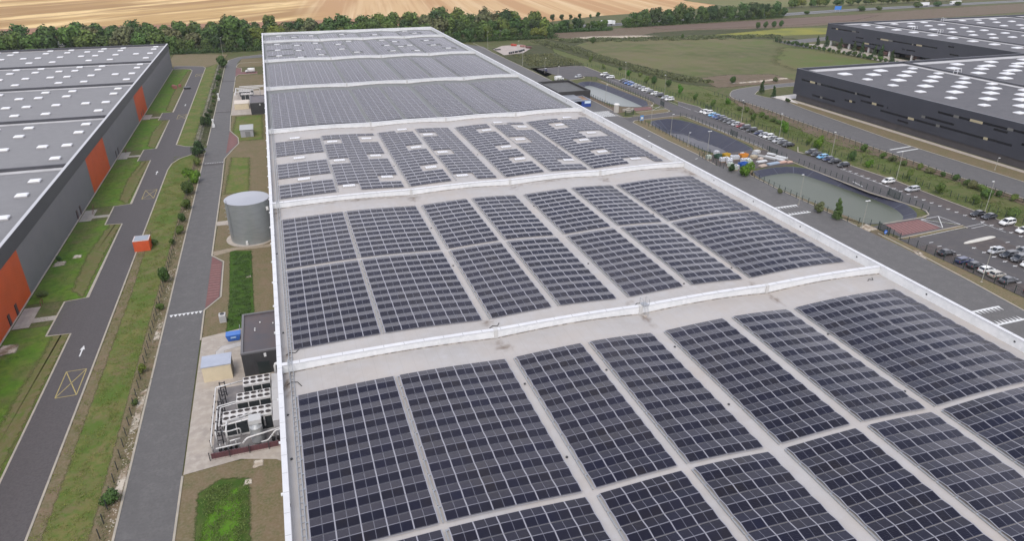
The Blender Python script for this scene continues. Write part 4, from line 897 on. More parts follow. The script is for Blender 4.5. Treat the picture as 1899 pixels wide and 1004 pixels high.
# steel cage racks by the skip
for k in range(2):
    t = thing('ladder_hoop', 'galvanised hoop rail beside the skip, %s' % ('left one' if k == 0 else 'right one'), 'rail', (-13.7 + k * .55, 125.9, .05), 0, 'hoop rails by the skip')
    mb = MB(); mb.tube([(0, -.5, 0), (0, -.5, 1.9), (0, .5, 1.9), (0, .5, 0)], .04, 6); mb.tube([(0, -.5, 1), (0, .5, 1)], .03, 6); mb.build('hoop', GALV, t)
# condenser on the grass
ac = thing('condenser_unit', 'white outdoor condenser unit standing on the grass near the road', 'condenser', (-17.15, 132.3, 0))
MB().box(-.62, .62, -.62, .62, .08, 1.75).build('casing', mat('offwhite_panel', (.58, .57, .55), rough=.5), ac)
mb = MB(); mb.cyl(0, 0, 1.755, 1.84, .46, 18); mb.build('fan_grille', DARKM, ac); MB().box(-.64, .64, -.66, -.625, .3, 1.5).build('louvre', mat('louvre_grey', (.4, .4, .4), rough=.5), ac)
for x in (-.5, .4): MB().box(x, x + .12, -.6, .6, -.02, .079).build('foot', GALV, ac)

# chillers
BANKM = mat('chiller_casing', (.62, .60, .58), (.54, .53, .51), .8, rough=.5)
FAN = mat('fan_black', (.012, .01, .01), rough=.6); COIL = mat('coil_dark', (.022, .028, .03), (.035, .04, .042), 3, rough=.6)
def chiller(x0, x1, y0, y1, h, cols, rows, label):
    t = thing('chiller', label, 'cooling unit', (x0, y0, .08), 0, 'roof fan cooling units in the west plant yards'); w_, d_ = x1 - x0, y1 - y0
    MB().box(0, w_, 0, d_, h - .35, h).build('fan_deck', BANKM, t)
    n = max(2, round(w_ / 1.7))
    for k in range(n): MB().box(k * w_ / n + .08, (k + 1) * w_ / n - .08, .08, d_ - .08, .35, h - .355).build('coil', COIL, t)
    MB().box(.0, w_, .03, d_ - .03, .05, .345).build('base_frame', BANKM, t)
    for k in range(n + 1): MB().box(max(0, k * w_ / n - .07), min(w_, k * w_ / n + .07), 0.01, d_ - .01, .346, h - .356).build('corner_post', BANKM, t)
    r = min(w_ / cols, d_ / rows) * .42
    for i in range(cols):
        for j in range(rows):
            mb = MB(); cx_, cy_ = (i + .5) * w_ / cols, (j + .5) * d_ / rows; n_ = 16
            for kk in range(n_):
                a, b = 2 * math.pi * kk / n_, 2 * math.pi * (kk + 1) / n_
                mb.face([(cx_ + r * math.cos(a), cy_ + r * math.sin(a), h), (cx_ + r * math.cos(b), cy_ + r * math.sin(b), h), (cx_ + r * math.cos(b), cy_ + r * math.sin(b), h + .14), (cx_ + r * math.cos(a), cy_ + r * math.sin(a), h + .14)])
            fn = mb.build('fan_ring', BANKM, t)
            fb = MB(); fb.cyl(cx_, cy_, h + .002, h + .05, r * .97, 16); fb.build('fan', FAN, fn)
            bl = MB()
            for q in range(3):
                a = q * math.pi / 3 + i; bl.box(-r * .9, r * .9, -.05, .05, h + .06, h + .08, M=Matrix.Translation((cx_, cy_, 0)) @ Matrix.Rotation(a, 4, 'Z'))
            bl.build('fan_blade', mat('blade_brown', (.06, .045, .04), rough=.5), fn)
    return t
chiller(-12.5, -8.2, 102.9, 105.3, 3.1, 4, 2, 'white cooling unit with eight fans, nearest the charcoal building')
chiller(-13.4, -8.2, 98.5, 100.9, 3.1, 5, 2, 'white cooling unit with ten fans, between two others')
chiller(-15.3, -8.1, 93.8, 96.5, 3.1, 7, 2, 'longest white cooling unit with fourteen fans, nearest the camera')
chiller(-18.5, -12.0, 357, 360, 3.1, 6, 2, 'farther white cooling unit in the distant plant yard')
chiller(-17.5, -12.0, 348, 351, 3.1, 5, 2, 'nearer white cooling unit in the distant plant yard')
for k, (x0, x1, y0, y1, h) in enumerate(((-8.0, -6.0, 101.2, 105.6, 2.6), (-8.0, -6.0, 97.4, 100.6, 2.9), (-7.9, -6.0, 91.6, 96.8, 3.2))):
    t = thing('duct_cabinet', 'grey duct cabinet between the fans and the white wall, %s from the camera' % word(3 - k), 'cabinet', ((x0 + x1) / 2, (y0 + y1) / 2, .08), 0, 'duct cabinets by the wall')
    a, b = (x1 - x0) / 2, (y1 - y0) / 2; MB().box(-a, a, -b, b, 0, h).build('casing', mat('duct_grey', (.36, .35, .35), rough=.6), t)
    MB().box(-a - .05, a, -b - .05, b + .05, h + .003, h + .1).build('lid', mat('duct_lid', (.44, .43, .42), rough=.6), t)
PIPE = mat('pipe_lagging', (.66, .65, .63), (.56, .55, .53), 1, rough=.45)
def pipe(pts, r, label, grp='lagged pipes of the near plant yard'):
    r *= .68
    # rounded elbows, flange rings as parts
    P = [Vector(p) for p in pts]; q = [P[0]]
    for i in range(1, len(P) - 1):
        a = (P[i - 1] - P[i]).normalized() * r * 2.2; b = (P[i + 1] - P[i]).normalized() * r * 2.2
        q += [P[i] + a, P[i] + (a + b) * .3, P[i] + b]
    q.append(P[-1]); t = thing('pipe', label, 'pipe', tuple(P[0]), 0, grp)
    MB().tube([p - P[0] for p in q], r, 10).build('pipe_run', PIPE, t, smooth=True)
    for i in range(len(P) - 1):
        c = (P[i] + P[i + 1]) / 2 - P[0]; d = (P[i + 1] - P[i]).normalized() * .06
        MB().tube([c - d, c + d], r * 1.18, 10).build('pipe_clip', GALV, t)
pipe([(-16.6, 104.6, .6), (-16.6, 104.6, 2.6), (-12.6, 105.4, 2.6)], .12, 'thin white pipe reaching the eight-fan unit')
pipe([(-16.9, 90.6, .4), (-16.9, 90.6, 2.4), (-16.9, 105.0, 2.4), (-10.0, 106.0, 2.4)], .15, 'long white pipe along the outer edge of the plant yard')
pipe([(-16.3, 92.2, .4), (-16.3, 92.2, 2.7), (-16.3, 98.9, 2.7), (-9.8, 100.2, 2.7), (-9.8, 100.2, 3.3)], .16, 'white pipe turning towards the ten-fan unit')
pipe([(-15.8, 93.3, 2.9), (-15.8, 98.2, 2.9), (-12.4, 98.9, 2.9), (-12.4, 98.9, 3.2)], .12, 'short white pipe below the ten-fan unit')
pipe([(-16.1, 93.0, 2.2), (-14.6, 92.6, 2.2), (-12.9, 92.9, 2.2), (-12.9, 92.9, .8)], .16, 'white pipe bending down beside the dark pumps')
pipe([(-14.6, 90.9, 1.2), (-14.6, 90.9, 3.6), (-14.6, 93.4, 3.6), (-10.9, 94.2, 3.6)], .18, 'white pipe rising over the fourteen-fan unit')
pipe([(-15.4, 92.9, 3.2), (-9.6, 93.7, 3.2), (-9.3, 93.7, 3.2), (-9.3, 93.4, 1.4)], .19, 'thick white pipe dropping near the tank vessel')
pipe([(-12.6, 90.2, 1.3), (-11.9, 90.4, 2.0), (-6.0, 91.2, 2.3)], .2, 'thick white pipe running to the warehouse wall')
pipe([(-16.4, 90.3, 1.2), (-12.8, 90.4, 1.25)], .16, 'low white pipe along the front of the plant yard')
pipe([(-14.4, 91.0, 1.6), (-12.9, 91.2, 1.6)], .16, 'stub of white pipe above the pumps')
pipe([(-10.0, 90.2, .9), (-9.0, 90.2, 1.0), (-7.8, 90.6, 2.2), (-6.0, 90.8, 2.3)], .15, 'white pipe slanting up to the warehouse wall')
pipe([(-7.4, 107.5, .2), (-7.4, 107.5, 3.6), (-6.0, 107.5, 3.6)], .3, 'fat white riser against the warehouse wall')
ves = thing('pressure_vessel', 'upright grey pressure vessel inside the near plant yard', 'vessel', (-10.5, 91.6, .08))
mb = MB(); mb.cyl(0, 0, .3, 2.9, .95, 20); mb.build('shell', mat('vessel_grey', (.36, .37, .37), (.32, .33, .33), 1, rough=.4, metal=.3), ves, smooth=False)
mb = MB(); mb.cyl(0, 0, 2.905, 3.3, .95, 20, r2=.4); mb.build('top', MC['vessel_grey'], ves)
MB().box(-.9, .9, -.1, 1.6, 3.31, 4.0).build('control_box', mat('vessel_box', (.48, .48, .47), rough=.5), ves)
for a in (45, 135, 225, 315): MB().box(.8 * math.cos(R(a)) - .08, .8 * math.cos(R(a)) + .08, .8 * math.sin(R(a)) - .08, .8 * math.sin(R(a)) + .08, 0, .3).build('leg', GALV, ves)
for k in range(6):
    t = thing('pump', 'black pump on the plant yard floor, %s from the left' % word(k + 1), 'pump', (-15.9 + k * .75 + (4.6 if k > 3 else 0), 90.9, .08), 0, 'pumps in the plant yard')
    mb = MB(); mb.tube([(0, -.35, .45), (0, .35, .45)], .24, 10); mb.build('motor', FAN, t); MB().box(-.25, .25, -.4, .4, 0, .2).build('base', GALV, t); mb = MB(); mb.cyl(0, .35, .5, 1.1, .1, 8); mb.build('outlet', PIPE, t)
mb = MB(); mb.box(-17.1, -6.0, 89.5, 89.7, .08, .95); tag(mb.build('low_wall', mat('maroon_panel', (.12, .045, .05), (.10, .04, .045), 1, rough=.7)), 'low maroon screen along the front of the near plant yard', 'screen')
sheet('plant_floor', rect(-17.0, -6.0, 89.75, 108), .088, mat('plant_slab', (.16, .15, .15), (.24, .22, .21), .4, rough=.9))
for k in range(3):
    t = thing('pipe_rack', 'dark lattice pipe rack at the outer edge of the plant yard, %s from the camera' % word(k + 1), 'rack', (-16.3, 92.5 + k * 5.4, .08), 0, 'pipe racks')
    mb = MB()
    for yy in (0, 2.2): mb.box(-.08, .08, yy - .08, yy + .08, 0, 2.9); mb.box(.7, .86, yy - .08, yy + .08, 0, 2.9)
    mb.build('upright', DARKM, t)
    mb = MB()
    for z in (.8, 1.7, 2.6): mb.box(-.08, .86, -.06, .06, z, z + .12); mb.box(-.08, .86, 2.14, 2.26, z, z + .12)
    mb.build('crossbar', DARKM, t)
# distant plant pipes
for k, (a, b, z) in enumerate((((-19.8, 352), (-13, 352), 3.6), ((-19.8, 362), (-7, 363), 3.4), ((-20, 346), (-20, 364), 3.2), ((-19, 356), (-9, 356), 3.9), ((-18.5, 366), (-6.5, 366), 3.4))):
    mb = MB(); pipe([(a[0], a[1], z), (b[0], b[1], z), (b[0], b[1], .3)], .3, 'white pipe of the distant plant yard, %s laid out' % word(k + 1), 'pipes of the distant plant yard')
gs = thing('shed', 'small grey metal shed on the grass beside the road', 'shed', (-14.2, 283, 0))
MB().box(-2.3, 2.3, -3.4, 3.4, 0, 2.8).build('wall', mat('shed_grey', (.33, .33, .34), rough=.6), gs)
mb = MB(); mb.add([(-2.5, -3.6, 2.81), (2.5, -3.6, 2.81), (2.5, 3.6, 2.81), (-2.5, 3.6, 2.81), (-2.5, -3.6, 2.95), (2.5, -3.6, 2.95), (2.5, 3.6, 3.3), (-2.5, 3.6, 3.3)], [(0, 1, 5, 4), (1, 2, 6, 5), (2, 3, 7, 6), (3, 0, 4, 7), (4, 5, 6, 7), (3, 2, 1, 0)]); mb.build('roof', mat('shed_roof', (.38, .39, .38), rough=.6), gs)
MB().box(-.6, 1.2, -3.46, -3.41, .05, 2.2).build('door', mat('shed_door', (.2, .2, .2), rough=.6), gs)
for i, (y, cx_) in enumerate(((353, -27.7), (300, -27.3))):
    t = thing('road_cabinet', 'white road barrier post on the left edge of the service road, %s one' % ('farther' if i == 0 else 'nearer'), 'barrier', (cx_, y, .08), 0, 'white barrier posts')
    MB().box(-.5, .5, -.7, .7, 0, 1.0).build('cabinet', WHITE, t); MB().box(-.25, .25, -.3, .3, 1.005, 2.6).build('mast', WHITE, t); MB().box(-.4, .4, -.42, .42, 2.605, 3.2).build('head', WHITE, t)

# ------------------------------------------------------------------ dark warehouses on the right
def dark_wh(name, label, X, y0, y1, x2, walls, zb, slots, skl, longs, pil=()):
    t = thing(name, label, 'warehouse'); H_ = 14.3
    MB().box(X, X + .5, y0, y1, zb, H_).build('cladding', DCLAD, t)
    MB().box(X + .51, x2, y1 - .5, y1, zb, H_).build('cladding', DCLAD, t)
    MB().box(X + .51, x2, y0 + .3, y1 - .51, 12.9, 13.2).build('roof', DROOF, t)
    if zb < 3.3 and not pil:
        MB().box(X + .9, X + 1.2, y0, y1 - 2, 0, zb + .05).build('plinth_wall', DCLAD2, t); MB().box(X + .9, x2, y1 - 2.0, y1 - 1.7, 0, zb + .05).build('plinth_wall', DCLAD2, t)
        MB().box(X + .05, X + .9, y0, y1 - .6, zb - .02, zb + .1).build('soffit', DCLAD2, t)
    MB().box(X - .03, X + .55, y0, y1 + .03, H_ + .003, H_ + .08).build('coping', mat('slate_trim', (.085, .085, .095), rough=.4), t)
    MB().box(X + .56, x2, y1 - .55, y1 + .03, H_ + .003, H_ + .08).build('coping', MC['slate_trim'], t)
    for (ya, yb, z, k) in slots:
        m = {0: SLOT, 1: TANP, 2: TANP2}[k]; hh = .38 if k == 0 else .42
        MB().box(X - .02 if k == 0 else X - .05, X + .3, min(ya, yb), max(ya, yb), z - hh, z + hh).build('window_slot' if k == 0 else 'window_panel', m, t)
    for y in walls:
        MB().box(X + .51, x2, y - .5, y + .5, 13.21, 14.2).build('fire_wall', FASC, t)
        MB().box(X + 8, x2, y - 3.6, y - .51, 13.205, 13.3).build('upstand', MC['pale_membrane'], t)
    for x, ya, yb in longs:
        MB().box(x - .5, x + .5, ya, yb, 13.21, 14.15).build('fire_wall', FASC, t); MB().box(x - 3.2, x - .51, ya, yb - 3.8, 13.207, 13.32).build('upstand', MC['pale_membrane'], t); MB().box(x + .51, x + 2.6, ya, yb - 3.8, 13.207, 13.32).build('upstand', MC['pale_membrane'], t)
    return t
S1 = [(266, 260.4, 10.0, 0), (260.3, 257.1, 10.0, 1), (257, 255.7, 10.0, 0), (255.6, 253.4, 10.0, 2), (253.3, 232.8, 10.05, 0), (232.7, 231.7, 10.1, 2), (231.6, 224.2, 10.1, 0), (257.5, 252.4, 4.6, 0), (252.3, 250.8, 4.6, 2), (250.7, 243, 4.6, 0), (237.7, 235, 6.4, 0), (234.9, 233.4, 6.45, 1), (233.3, 231.4, 6.5, 0),
      (228.9, 222.8, 7.9, 0), (222.7, 220.4, 8, 1), (220.3, 216.6, 8, 0), (214.9, 214.4, 7.9, 0), (217.8, 204, 6.2, 0), (203.9, 201.1, 6.25, 1), (201, 191.1, 6.3, 0), (191, 189.5, 6.4, 2), (189.4, 171.6, 6.5, 0), (171.5, 169.9, 6.6, 1), (169.8, 161, 6.7, 0), (208.4, 203.3, 4.35, 0),
      (198.1, 196.5, 8.15, 2), (196.4, 183.9, 8.3, 0), (191.7, 185.1, 11.2, 0), (185, 182.9, 11.25, 2), (182.8, 178.4, 11.3, 0), (178.3, 173.4, 11.35, 1), (173.3, 164.3, 11.5, 0), (164.2, 162.2, 11.6, 2), (162.1, 150, 11.65, 0), (168.9, 163.8, 10.4, 0), (158, 140, 8.0, 0)]
R1 = dark_wh('dark_warehouse', 'dark slate warehouse with slit windows nearest on the right', 229.5, 60, 270.3, 420, [], 2.8, S1, None, [(292.5, 60, 270)])
MB().box(236, 420, 264.8, 269.7, 13.206, 13.33).build('upstand', MC['pale_membrane'], R1)
dk = dome_mesh(5.3, 4.1, .5, .25, 5, .15); dk2 = dome_mesh(3.6, 2.9, .4, .25, 5, .2)
RS = [(x, y, 0) for x, y in ((243.5, 255.2), (254.6, 249.9), (265.5, 257.0), (265.8, 243.6), (275.5, 250.3), (254.8, 235.9), (266.5, 230.2), (276.2, 236.9), (255.2, 222.2), (267.3, 216.6), (276.9, 223.2), (256.3, 209.0), (268.1, 203.0), (277.9, 209.9), (257.3, 195.2), (268.3, 190.0), (277.5, 196.6), (258.3, 182.0), (269, 176.5), (278.5, 183), (259, 168.6), (270, 163), (279, 170), (260, 155), (271, 150), (280, 157))]
RS += [(x, y, 1) for x, y in ((243.5, 241.7), (243.6, 227.7), (243.9, 214.0), (245.3, 201.0), (246.2, 187.5), (247.1, 174.3), (248, 161), (284.5, 257), (285, 243), (285.5, 230), (285.8, 217), (286, 203), (286.3, 190), (286.6, 176))]
RS += [(x + dx, y + dy, s_) for x in (303, 325, 347, 369) for y in (251.2, 238, 225, 211, 198) for dx, dy, s_ in ((0, 0, 0), (11.3, 8.0, 0), (18, 0, 1))]
for x, y, s in RS: o = link('skylight', dk2 if s else dk, R1); o.location = (x, y, 13.2)
S2 = [(410.8, 406.5, 11.55, 0), (406.4, 404.6, 11.5, 1), (404.5, 391.5, 11.5, 0), (391.4, 387.8, 11.6, 2), (387.7, 385.1, 11.7, 0), (387, 380.1, 8.3, 0), (389.1, 379.4, 5.5, 0), (379.3, 374.4, 5.5, 1), (374.3, 364.6, 5.7, 0), (369, 365.9, 9.7, 0), (365.8, 359.5, 9.65, 1), (359.4, 356, 9.7, 2), (355.9, 341, 9.7, 0), (340.9, 339.9, 9.65, 2), (339.8, 337.7, 9.65, 0),
      (337.6, 333.5, 9.75, 1), (333.4, 322.5, 9.9, 0), (347.6, 345, 5.9, 0), (344, 337.4, 6, 0), (315.6, 311.7, 11.8, 0), (313.4, 307.4, 7.75, 0)]
R2 = dark_wh('dark_warehouse', 'dark slate warehouse raised on pillars, farther on the right', 372, 240, 415, 640, [], 3.4, S2, None, [(405, 240, 415), (465, 240, 415), (540, 240, 415)], pil=(1,))
MB().box(385, 640, 410, 414.4, 13.206, 13.33).build('upstand', MC['pale_membrane'], R2)
for k in range(9): MB().box(372.6, 373.6, 409 - k * 17.5, 410.2 - k * 17.5, 0, 3.4).build('pillar', mat('pillar_white', (.55, .54, .52), rough=.7), R2)
MB().box(392, 393, 240, 414, 0, 3.4).build('back_wall', DARKM, R2); MB().box(372.5, 640, 414.5, 415, 3.4, 3.6).build('soffit', DCLAD2, R2); MB().box(372.5, 392, 240, 414, 3.35, 3.39).build('soffit', DCLAD2, R2)
dd = dome_mesh(5.4, 3.8, .5, .3, 5, .2)
for y in (402, 389, 375, 361, 346.5, 332, 318, 304, 290, 276): o = link('skylight', dd, R2); o.location = (393, y, 13.2)
for x in (418, 432, 446, 482, 496, 512, 555, 572, 590):
    for y in (401, 386, 368, 353, 338, 324): o = link('skylight', dd, R2); o.location = (x, y + (x % 3), 13.2); o.scale = (.85, .85, 1)
for k, (x, y) in enumerate(((465, 404), (405, 352), (405, 372), (292.5, 240))):
    t = thing('roof_stile', 'white handrail stile on the dark roofs, %s one' % ('farthest', 'middle', 'leftmost', 'nearest')[k], 'stile', (x, y, 13.3), 0, 'stiles on the dark roofs')
    for s in (-1, 1):
        mb = MB(); mb.tube([(-1.2, s, 0), (-.8, s, 2.6), (.8, s, 2.6), (1.2, s, 0)], .1, 6); mb.build('handrail', MC['white_metal'], t)
    MB().box(-.8, .8, -1, 1, 1.1, 1.2).build('platform', GALV, t)
# pallet stacks under the raised warehouse
pal = {}
for k in range(18):
    x, y = 377 + rnd.random() * 7, 408 - k * 6.4; h = rnd.uniform(1.2, 2.3); m = [mat('pallet_wood', (.32, .22, .13), (.25, .17, .1), 1, rough=.9), mat('pallet_pink', (.42, .25, .22), rough=.8), mat('pallet_wrap', (.5, .47, .42), rough=.5)][k % 3]
    t = thing('pallet_stack', '%s pallet stack under the raised dark warehouse, %s from its far corner' % (('wooden', 'reddish', 'white wrapped')[k % 3], word(k + 1)), 'pallets', (x, y, .07), rnd.uniform(-.1, .1), 'pallets under the raised warehouse')
    n = int(h / .3)
    for j in range(n): MB().box(-1.6, 1.6, -1.7, 1.7, j * .3, j * .3 + .22).build('pallet', m, t)

# ------------------------------------------------------------------ buildings by the east road
eb = thing('office_block', 'small black flat-roofed building beside the far pond', 'building', (128.6, 309, 0))
MB().box(-8, 8, -13.5, 13, 0, 4.4).build('wall', mat('black_cladding', (.035, .033, .032), (.03, .028, .027), 1, rough=.6), eb)
MB().box(-7.5, 7.5, -13, 12.5, 4.2, 4.412).build('roof', mat('office_roof', (.11, .11, .105), (.09, .09, .088), .4, rough=.8), eb)
for q in ((-8.05, 8.05, -13.55, -13.05), (-8.05, 8.05, 12.55, 13.05), (-8.05, -7.55, -13.04, 12.54), (7.55, 8.05, -13.04, 12.54)): MB().box(*q, 4.2, 5.4).build('parapet', MC['black_cladding'], eb)
gb = thing('office_block', 'light grey low block between the black building and the white roof', 'building', (124.5, 303, 0))
MB().box(-4, 3.6, -17, -7.7 + 3, 0, 3.7).build('wall', mat('light_grey_panel', (.33, .34, .36), rough=.5), gb); MB().box(-4.1, 3.7, -17.1, -4.6, 3.705, 3.85).build('roof', mat('grey_roof2', (.22, .23, .25), rough=.6), gb)
bk = thing('blue_kiosk', 'blue gatehouse with brown roof and pale sign by the east road', 'kiosk', (128.6, 290.4, 0))
MB().box(-4.5, 4.2, -4.4, 5.5, 0, 2.9).build('wall', mat('deep_blue', (.022, .06, .28), (.02, .055, .25), 1, rough=.45), bk)
MB().box(-4.0, 3.7, -3.9, 5.0, 2.8, 2.92).build('roof', mat('rust_roof', (.30, .19, .12), (.25, .16, .1), 1, rough=.8), bk)
for q in ((-4.55, 4.25, -4.45, -3.95), (-4.55, 4.25, 5.05, 5.55), (3.75, 4.25, -3.94, 5.04)): MB().box(*q, 2.7, 3.2).build('parapet', mat('blue_grey_coping', (.24, .27, .33), rough=.5), bk)
sg = MB().box(1.0, 4.0, -4.56, -4.5, 1.6, 2.7).build('sign_board', mat('sign_pale', (.55, .68, .8), rough=.4), bk)
MB().box(1.35, 3.6, -4.59, -4.565, 2.05, 2.3).build('lettering', mat('sign_white', (.85, .88, .9), rough=.4), sg)
tw = thing('round_kiosk', 'round cream concrete tower beside the crossing', 'kiosk', (138.7, 272.2, 0))
mb = MB(); mb.cyl(0, 0, 0, 3.4, 1.1, 18); mb.build('shaft', mat('cream_concrete', (.45, .42, .37), rough=.8), tw); mb = MB(); mb.cyl(0, 0, 3.405, 3.8, 1.3, 18, r2=1.0); mb.build('cap', mat('cap_white', (.7, .68, .64), rough=.6), tw)
for k, (x, y) in enumerate(((143, 272.5), (145.5, 274), (143.6, 270), (146.4, 272.2))):
    t = thing('stone_slab', 'pale stone block at the gate by the round tower, %s one' % ('left', 'far', 'near', 'right')[k], 'stone', (x, y, .05), rnd.random(), 'stone blocks at the gate')
    mb = MB(); mb.prism([(-1.1, -.4), (1.1, -.45), (1.0, .4), (-.9, .5)], 0, 1.0); mb.build('block', mat('pale_stone', (.42, .38, .31), (.33, .3, .25), 1, rough=.9), t)
# sign on blue panel
bs = thing('blue_sign', 'blue and white information board at the road fork', 'sign', (140.6, 252.4, 0))
MB().box(-.75, .75, -.06, .06, .9, 3.0).build('panel', mat('sign_blue', (.09, .25, .5), rough=.4), bs); MB().box(-.55, .55, -.09, -.065, 1.3, 2.3).build('notice', WHITE, bs)
for s in (-.7, .7): MB().box(s - .05, s + .05, -.05, .05, 0, .895).build('post', GALV, bs)
s2 = thing('blue_marker', 'small round blue arrow sign lying at the gate ruts', 'sign', (143.4, 125.4, 0))
mb = MB(); mb.tube([(0, -.05, 1.0), (0, .05, 1.0)], .5, 18); mb.build('disc', mat('marker_blue', (.03, .16, .6), rough=.4), s2); MB().box(-.3, .3, -.075, -.055, .9, 1.1).build('arrow', WHITE, s2); MB().box(-.05, .05, -.02, .04, 0, .5).build('post', GALV, s2)
hs = thing('motorway_sign', 'large blue motorway sign beside the carriageway', 'sign', (543, 596, 0), R(-12))
MB().box(-3.4, 3.4, -.2, .2, 2.5, 6).build('panel', mat('motorway_blue', (.05, .2, .6), rough=.4), hs)
for s in (-2.4, 2.4): MB().box(s - .2, s + .2, -.15, .15, 0, 2.49).build('post', GALV, hs)
ragged('track', [(139.6, 128), (143.8, 128.6), (144.6, 126.8), (140, 124)], .06, G_BROWN, .6)
ragged('rubble_patch', [(140.6, 131.6), (144.6, 133), (144.9, 129.6), (141, 128.8)], .06, G_CHALK, 1.6)
ragged('rubble_patch', [(140.0, 112), (143.2, 116), (143.8, 114.8), (141.2, 110.5)], .06, G_CHALK, 1.6)

# lamp posts
def lamp(x, y, h, heads, label, rzz=0):
    t = thing('lamp_post', label, 'street lamp', (x, y, 0), rzz, 'lamp posts of the east side')
    mb = MB(); mb.tube([(0, 0, 0), (0, 0, h)], [.09, .045], 8); mb.build('pole', mat('pole_cream', (.34, .33, .28), rough=.5), t)
    MB().box(-.22, .22, -.22, .22, 0, .12).build('base', CONC, t)
    for s in heads:
        hd = MB().box(s * .1 if s > 0 else s * .75, s * .75 if s > 0 else s * .1, -.16, .16, h + .01, h + .12).build('lamp_head', mat('lamp_white', (.78, .78, .76), rough=.4), t)
LP = [(181.1, 188.2, 8.5, (-1,), 'cream lamp post between the dark cars and the east fence'), (181.9, 160.2, 9.2, (-1,), 'tall cream lamp post behind the lone white hatchback'),
      (183.6, 130.3, 8.8, (-1,), 'cream lamp post behind the pair of black cars'), (137.4, 151.3, 9.0, (-1,), 'lamp post by the crossing, left of the green pond'), (141.5, 131.4, 7.6, (1, -1), 'twin-headed lamp post at the near tip of the green pond'),
      (143.2, 97.4, 8.6, (1, -1), 'twin-headed lamp post on the grass by the parked row'), (141.2, 204.5, 8, (1, -1), 'twin-headed lamp post at the storage yard end of the empty basin'), (141.8, 231, 8, (1,), 'lamp post beside the middle of the empty basin'),
      (142.0, 247, 8, (-1,), 'thin lamp post at the far end of the empty basin'), (139.7, 215, 5, (1,), 'short lamp post on the verge of the empty basin'), (142.9, 292, 8, (1,), 'lamp post beside the pale far pond'),
      (140.3, 345, 8, (1,), 'lamp post at the near corner of the north lot'), (143.2, 372, 8, (1,), 'lamp post at the left side of the north lot'), (139.6, 400, 8, (1,), 'lamp post on the scrub north of the car park'), (143.4, 410, 8, (-1,), 'right lamp post on the scrub north of the car park'),
      (139, 470, 11, (1,), 'tall lamp post left of the white gravel yard'), (154, 450, 7, (1,), 'lamp post in front of the white gravel yard'), (180.2, 240, 9, (-1,), 'lamp post behind the middle of the long parked row'), (179.8, 215, 9, (-1,), 'lamp post behind the near end of the long parked row'),
      (178.4, 300, 9, (-1,), 'lamp post behind the far parked row'), (177.3, 340, 9, (-1,), 'lamp post behind the pair of white cars in the north'), (221, 158, 4, (1,), 'short pole beside the dark warehouse wall')]
for a in LP: lamp(*a)
lamp(-30.5, 480, 13, (1,), 'tall white mast in front of the tree belt')

# fences
def fence(label, pts, h=1.8, step=2.5, m=FENCEM, wires=True, pw=.06, cat='fence', vstep=.45):
    t = thing('fence', label, cat, (pts[0][0], pts[0][1], 0)); o0 = Vector(pts[0]); pm = MB().box(-pw, pw, -pw, pw, 0, h + .06).mesh('post', m); wr = MB(); n = 0
    for a, b in zip(pts, pts[1:]):
        a, b = Vector(a), Vector(b); L_ = (b - a).length; k = max(1, round(L_ / step)); d = (b - a).normalized(); nn = Vector((-d.y, d.x)) * .006
        for i in range(k):
            p = a + (b - a) * i / k - o0; q = link('post', pm, t); q.location = (p.x, p.y, 0); n += 1
        if wires:
            A, B = a - o0, b - o0; e = .011
            for z in (.1, .6, 1.1, h - .05): wr.face([(A.x, A.y, z - e), (B.x, B.y, z - e), (B.x, B.y, z + e), (A.x, A.y, z + e)])
            for i in range(int(L_ / vstep)):
                p = A + d * i * vstep; wr.face([(p.x - d.x * e, p.y - d.y * e, .05), (p.x + d.x * e, p.y + d.y * e, .05), (p.x + d.x * e, p.y + d.y * e, h), (p.x - d.x * e, p.y - d.y * e, h)])
    q = link('post', pm, t); p = Vector(pts[-1]) - o0; q.location = (p.x, p.y, 0)
    if wires: struct(wr.build('wire_mesh', m, t, fix=False), 'stuff')
    return t
fence('dark mesh fence along the grass strip left of the service road', [(-29.9, 62), (-30.0, 110), (-30.3, 150), (-30.4, 258)], 1.7, 2.6, mat('fence_dark', (.03, .034, .036), rough=.6), pw=.05)
fence('dark mesh fence along the far grass strip by the service road', [(-31.2, 274), (-31.5, 465)], 1.7, 2.6, MC['fence_dark'], pw=.05)
fence('green mesh fence between the parked row and the near verge', [(145.2, 62), (145.2, 96), (144.8, 122), (144.7, 128.5)], 1.9, 2.5)
fence('green mesh fence on the road side of the green pond', [(144.7, 131.8), (140.9, 136), (140.0, 166), (140.4, 181)], 1.8, 2.5)
fence('green mesh fence on the car park side of the green pond', [(167.5, 134.5), (168.4, 142), (166.2, 153.5), (164.8, 170), (163.8, 184)], 1.8, 2.5)
fence('green mesh fence on the car park side of the empty basin', [(163.4, 190), (163.6, 206), (162.9, 250), (161, 256)], 1.9, 2.6)
fence('green mesh fence on the road side of the empty basin', [(140, 254), (140.6, 235), (140.0, 206), (141.5, 203)], 1.9, 2.6)
fence('green mesh fence in front of the storage yard', [(136.6, 187.6), (136.4, 202), (141, 203)], 1.9, 2.2)
fence('green mesh fence on the road side of the pale far pond', [(140.6, 275.5), (140.8, 306), (141.0, 346)], 1.9, 2.6)
fence('green mesh fence on the car park side of the pale far pond', [(160.8, 278.5), (163.2, 286), (163.6, 340), (157, 346)], 1.9, 2.6)
fence('green mesh fence along the east side of the car parks', [(184.6, 62), (184.6, 120), (184.4, 140), (184.4, 178), (181.2, 196), (181.5, 262), (179.8, 300), (178.4, 380), (150, 402)], 1.9, 2.6, vstep=.6)
fence('wire fence between the green verge and the lorry road', [(200.8, 62), (200.2, 120), (199.8, 180), (200.6, 230), (201.5, 262), (200, 290)], 1.7, 3.0, vstep=.8)
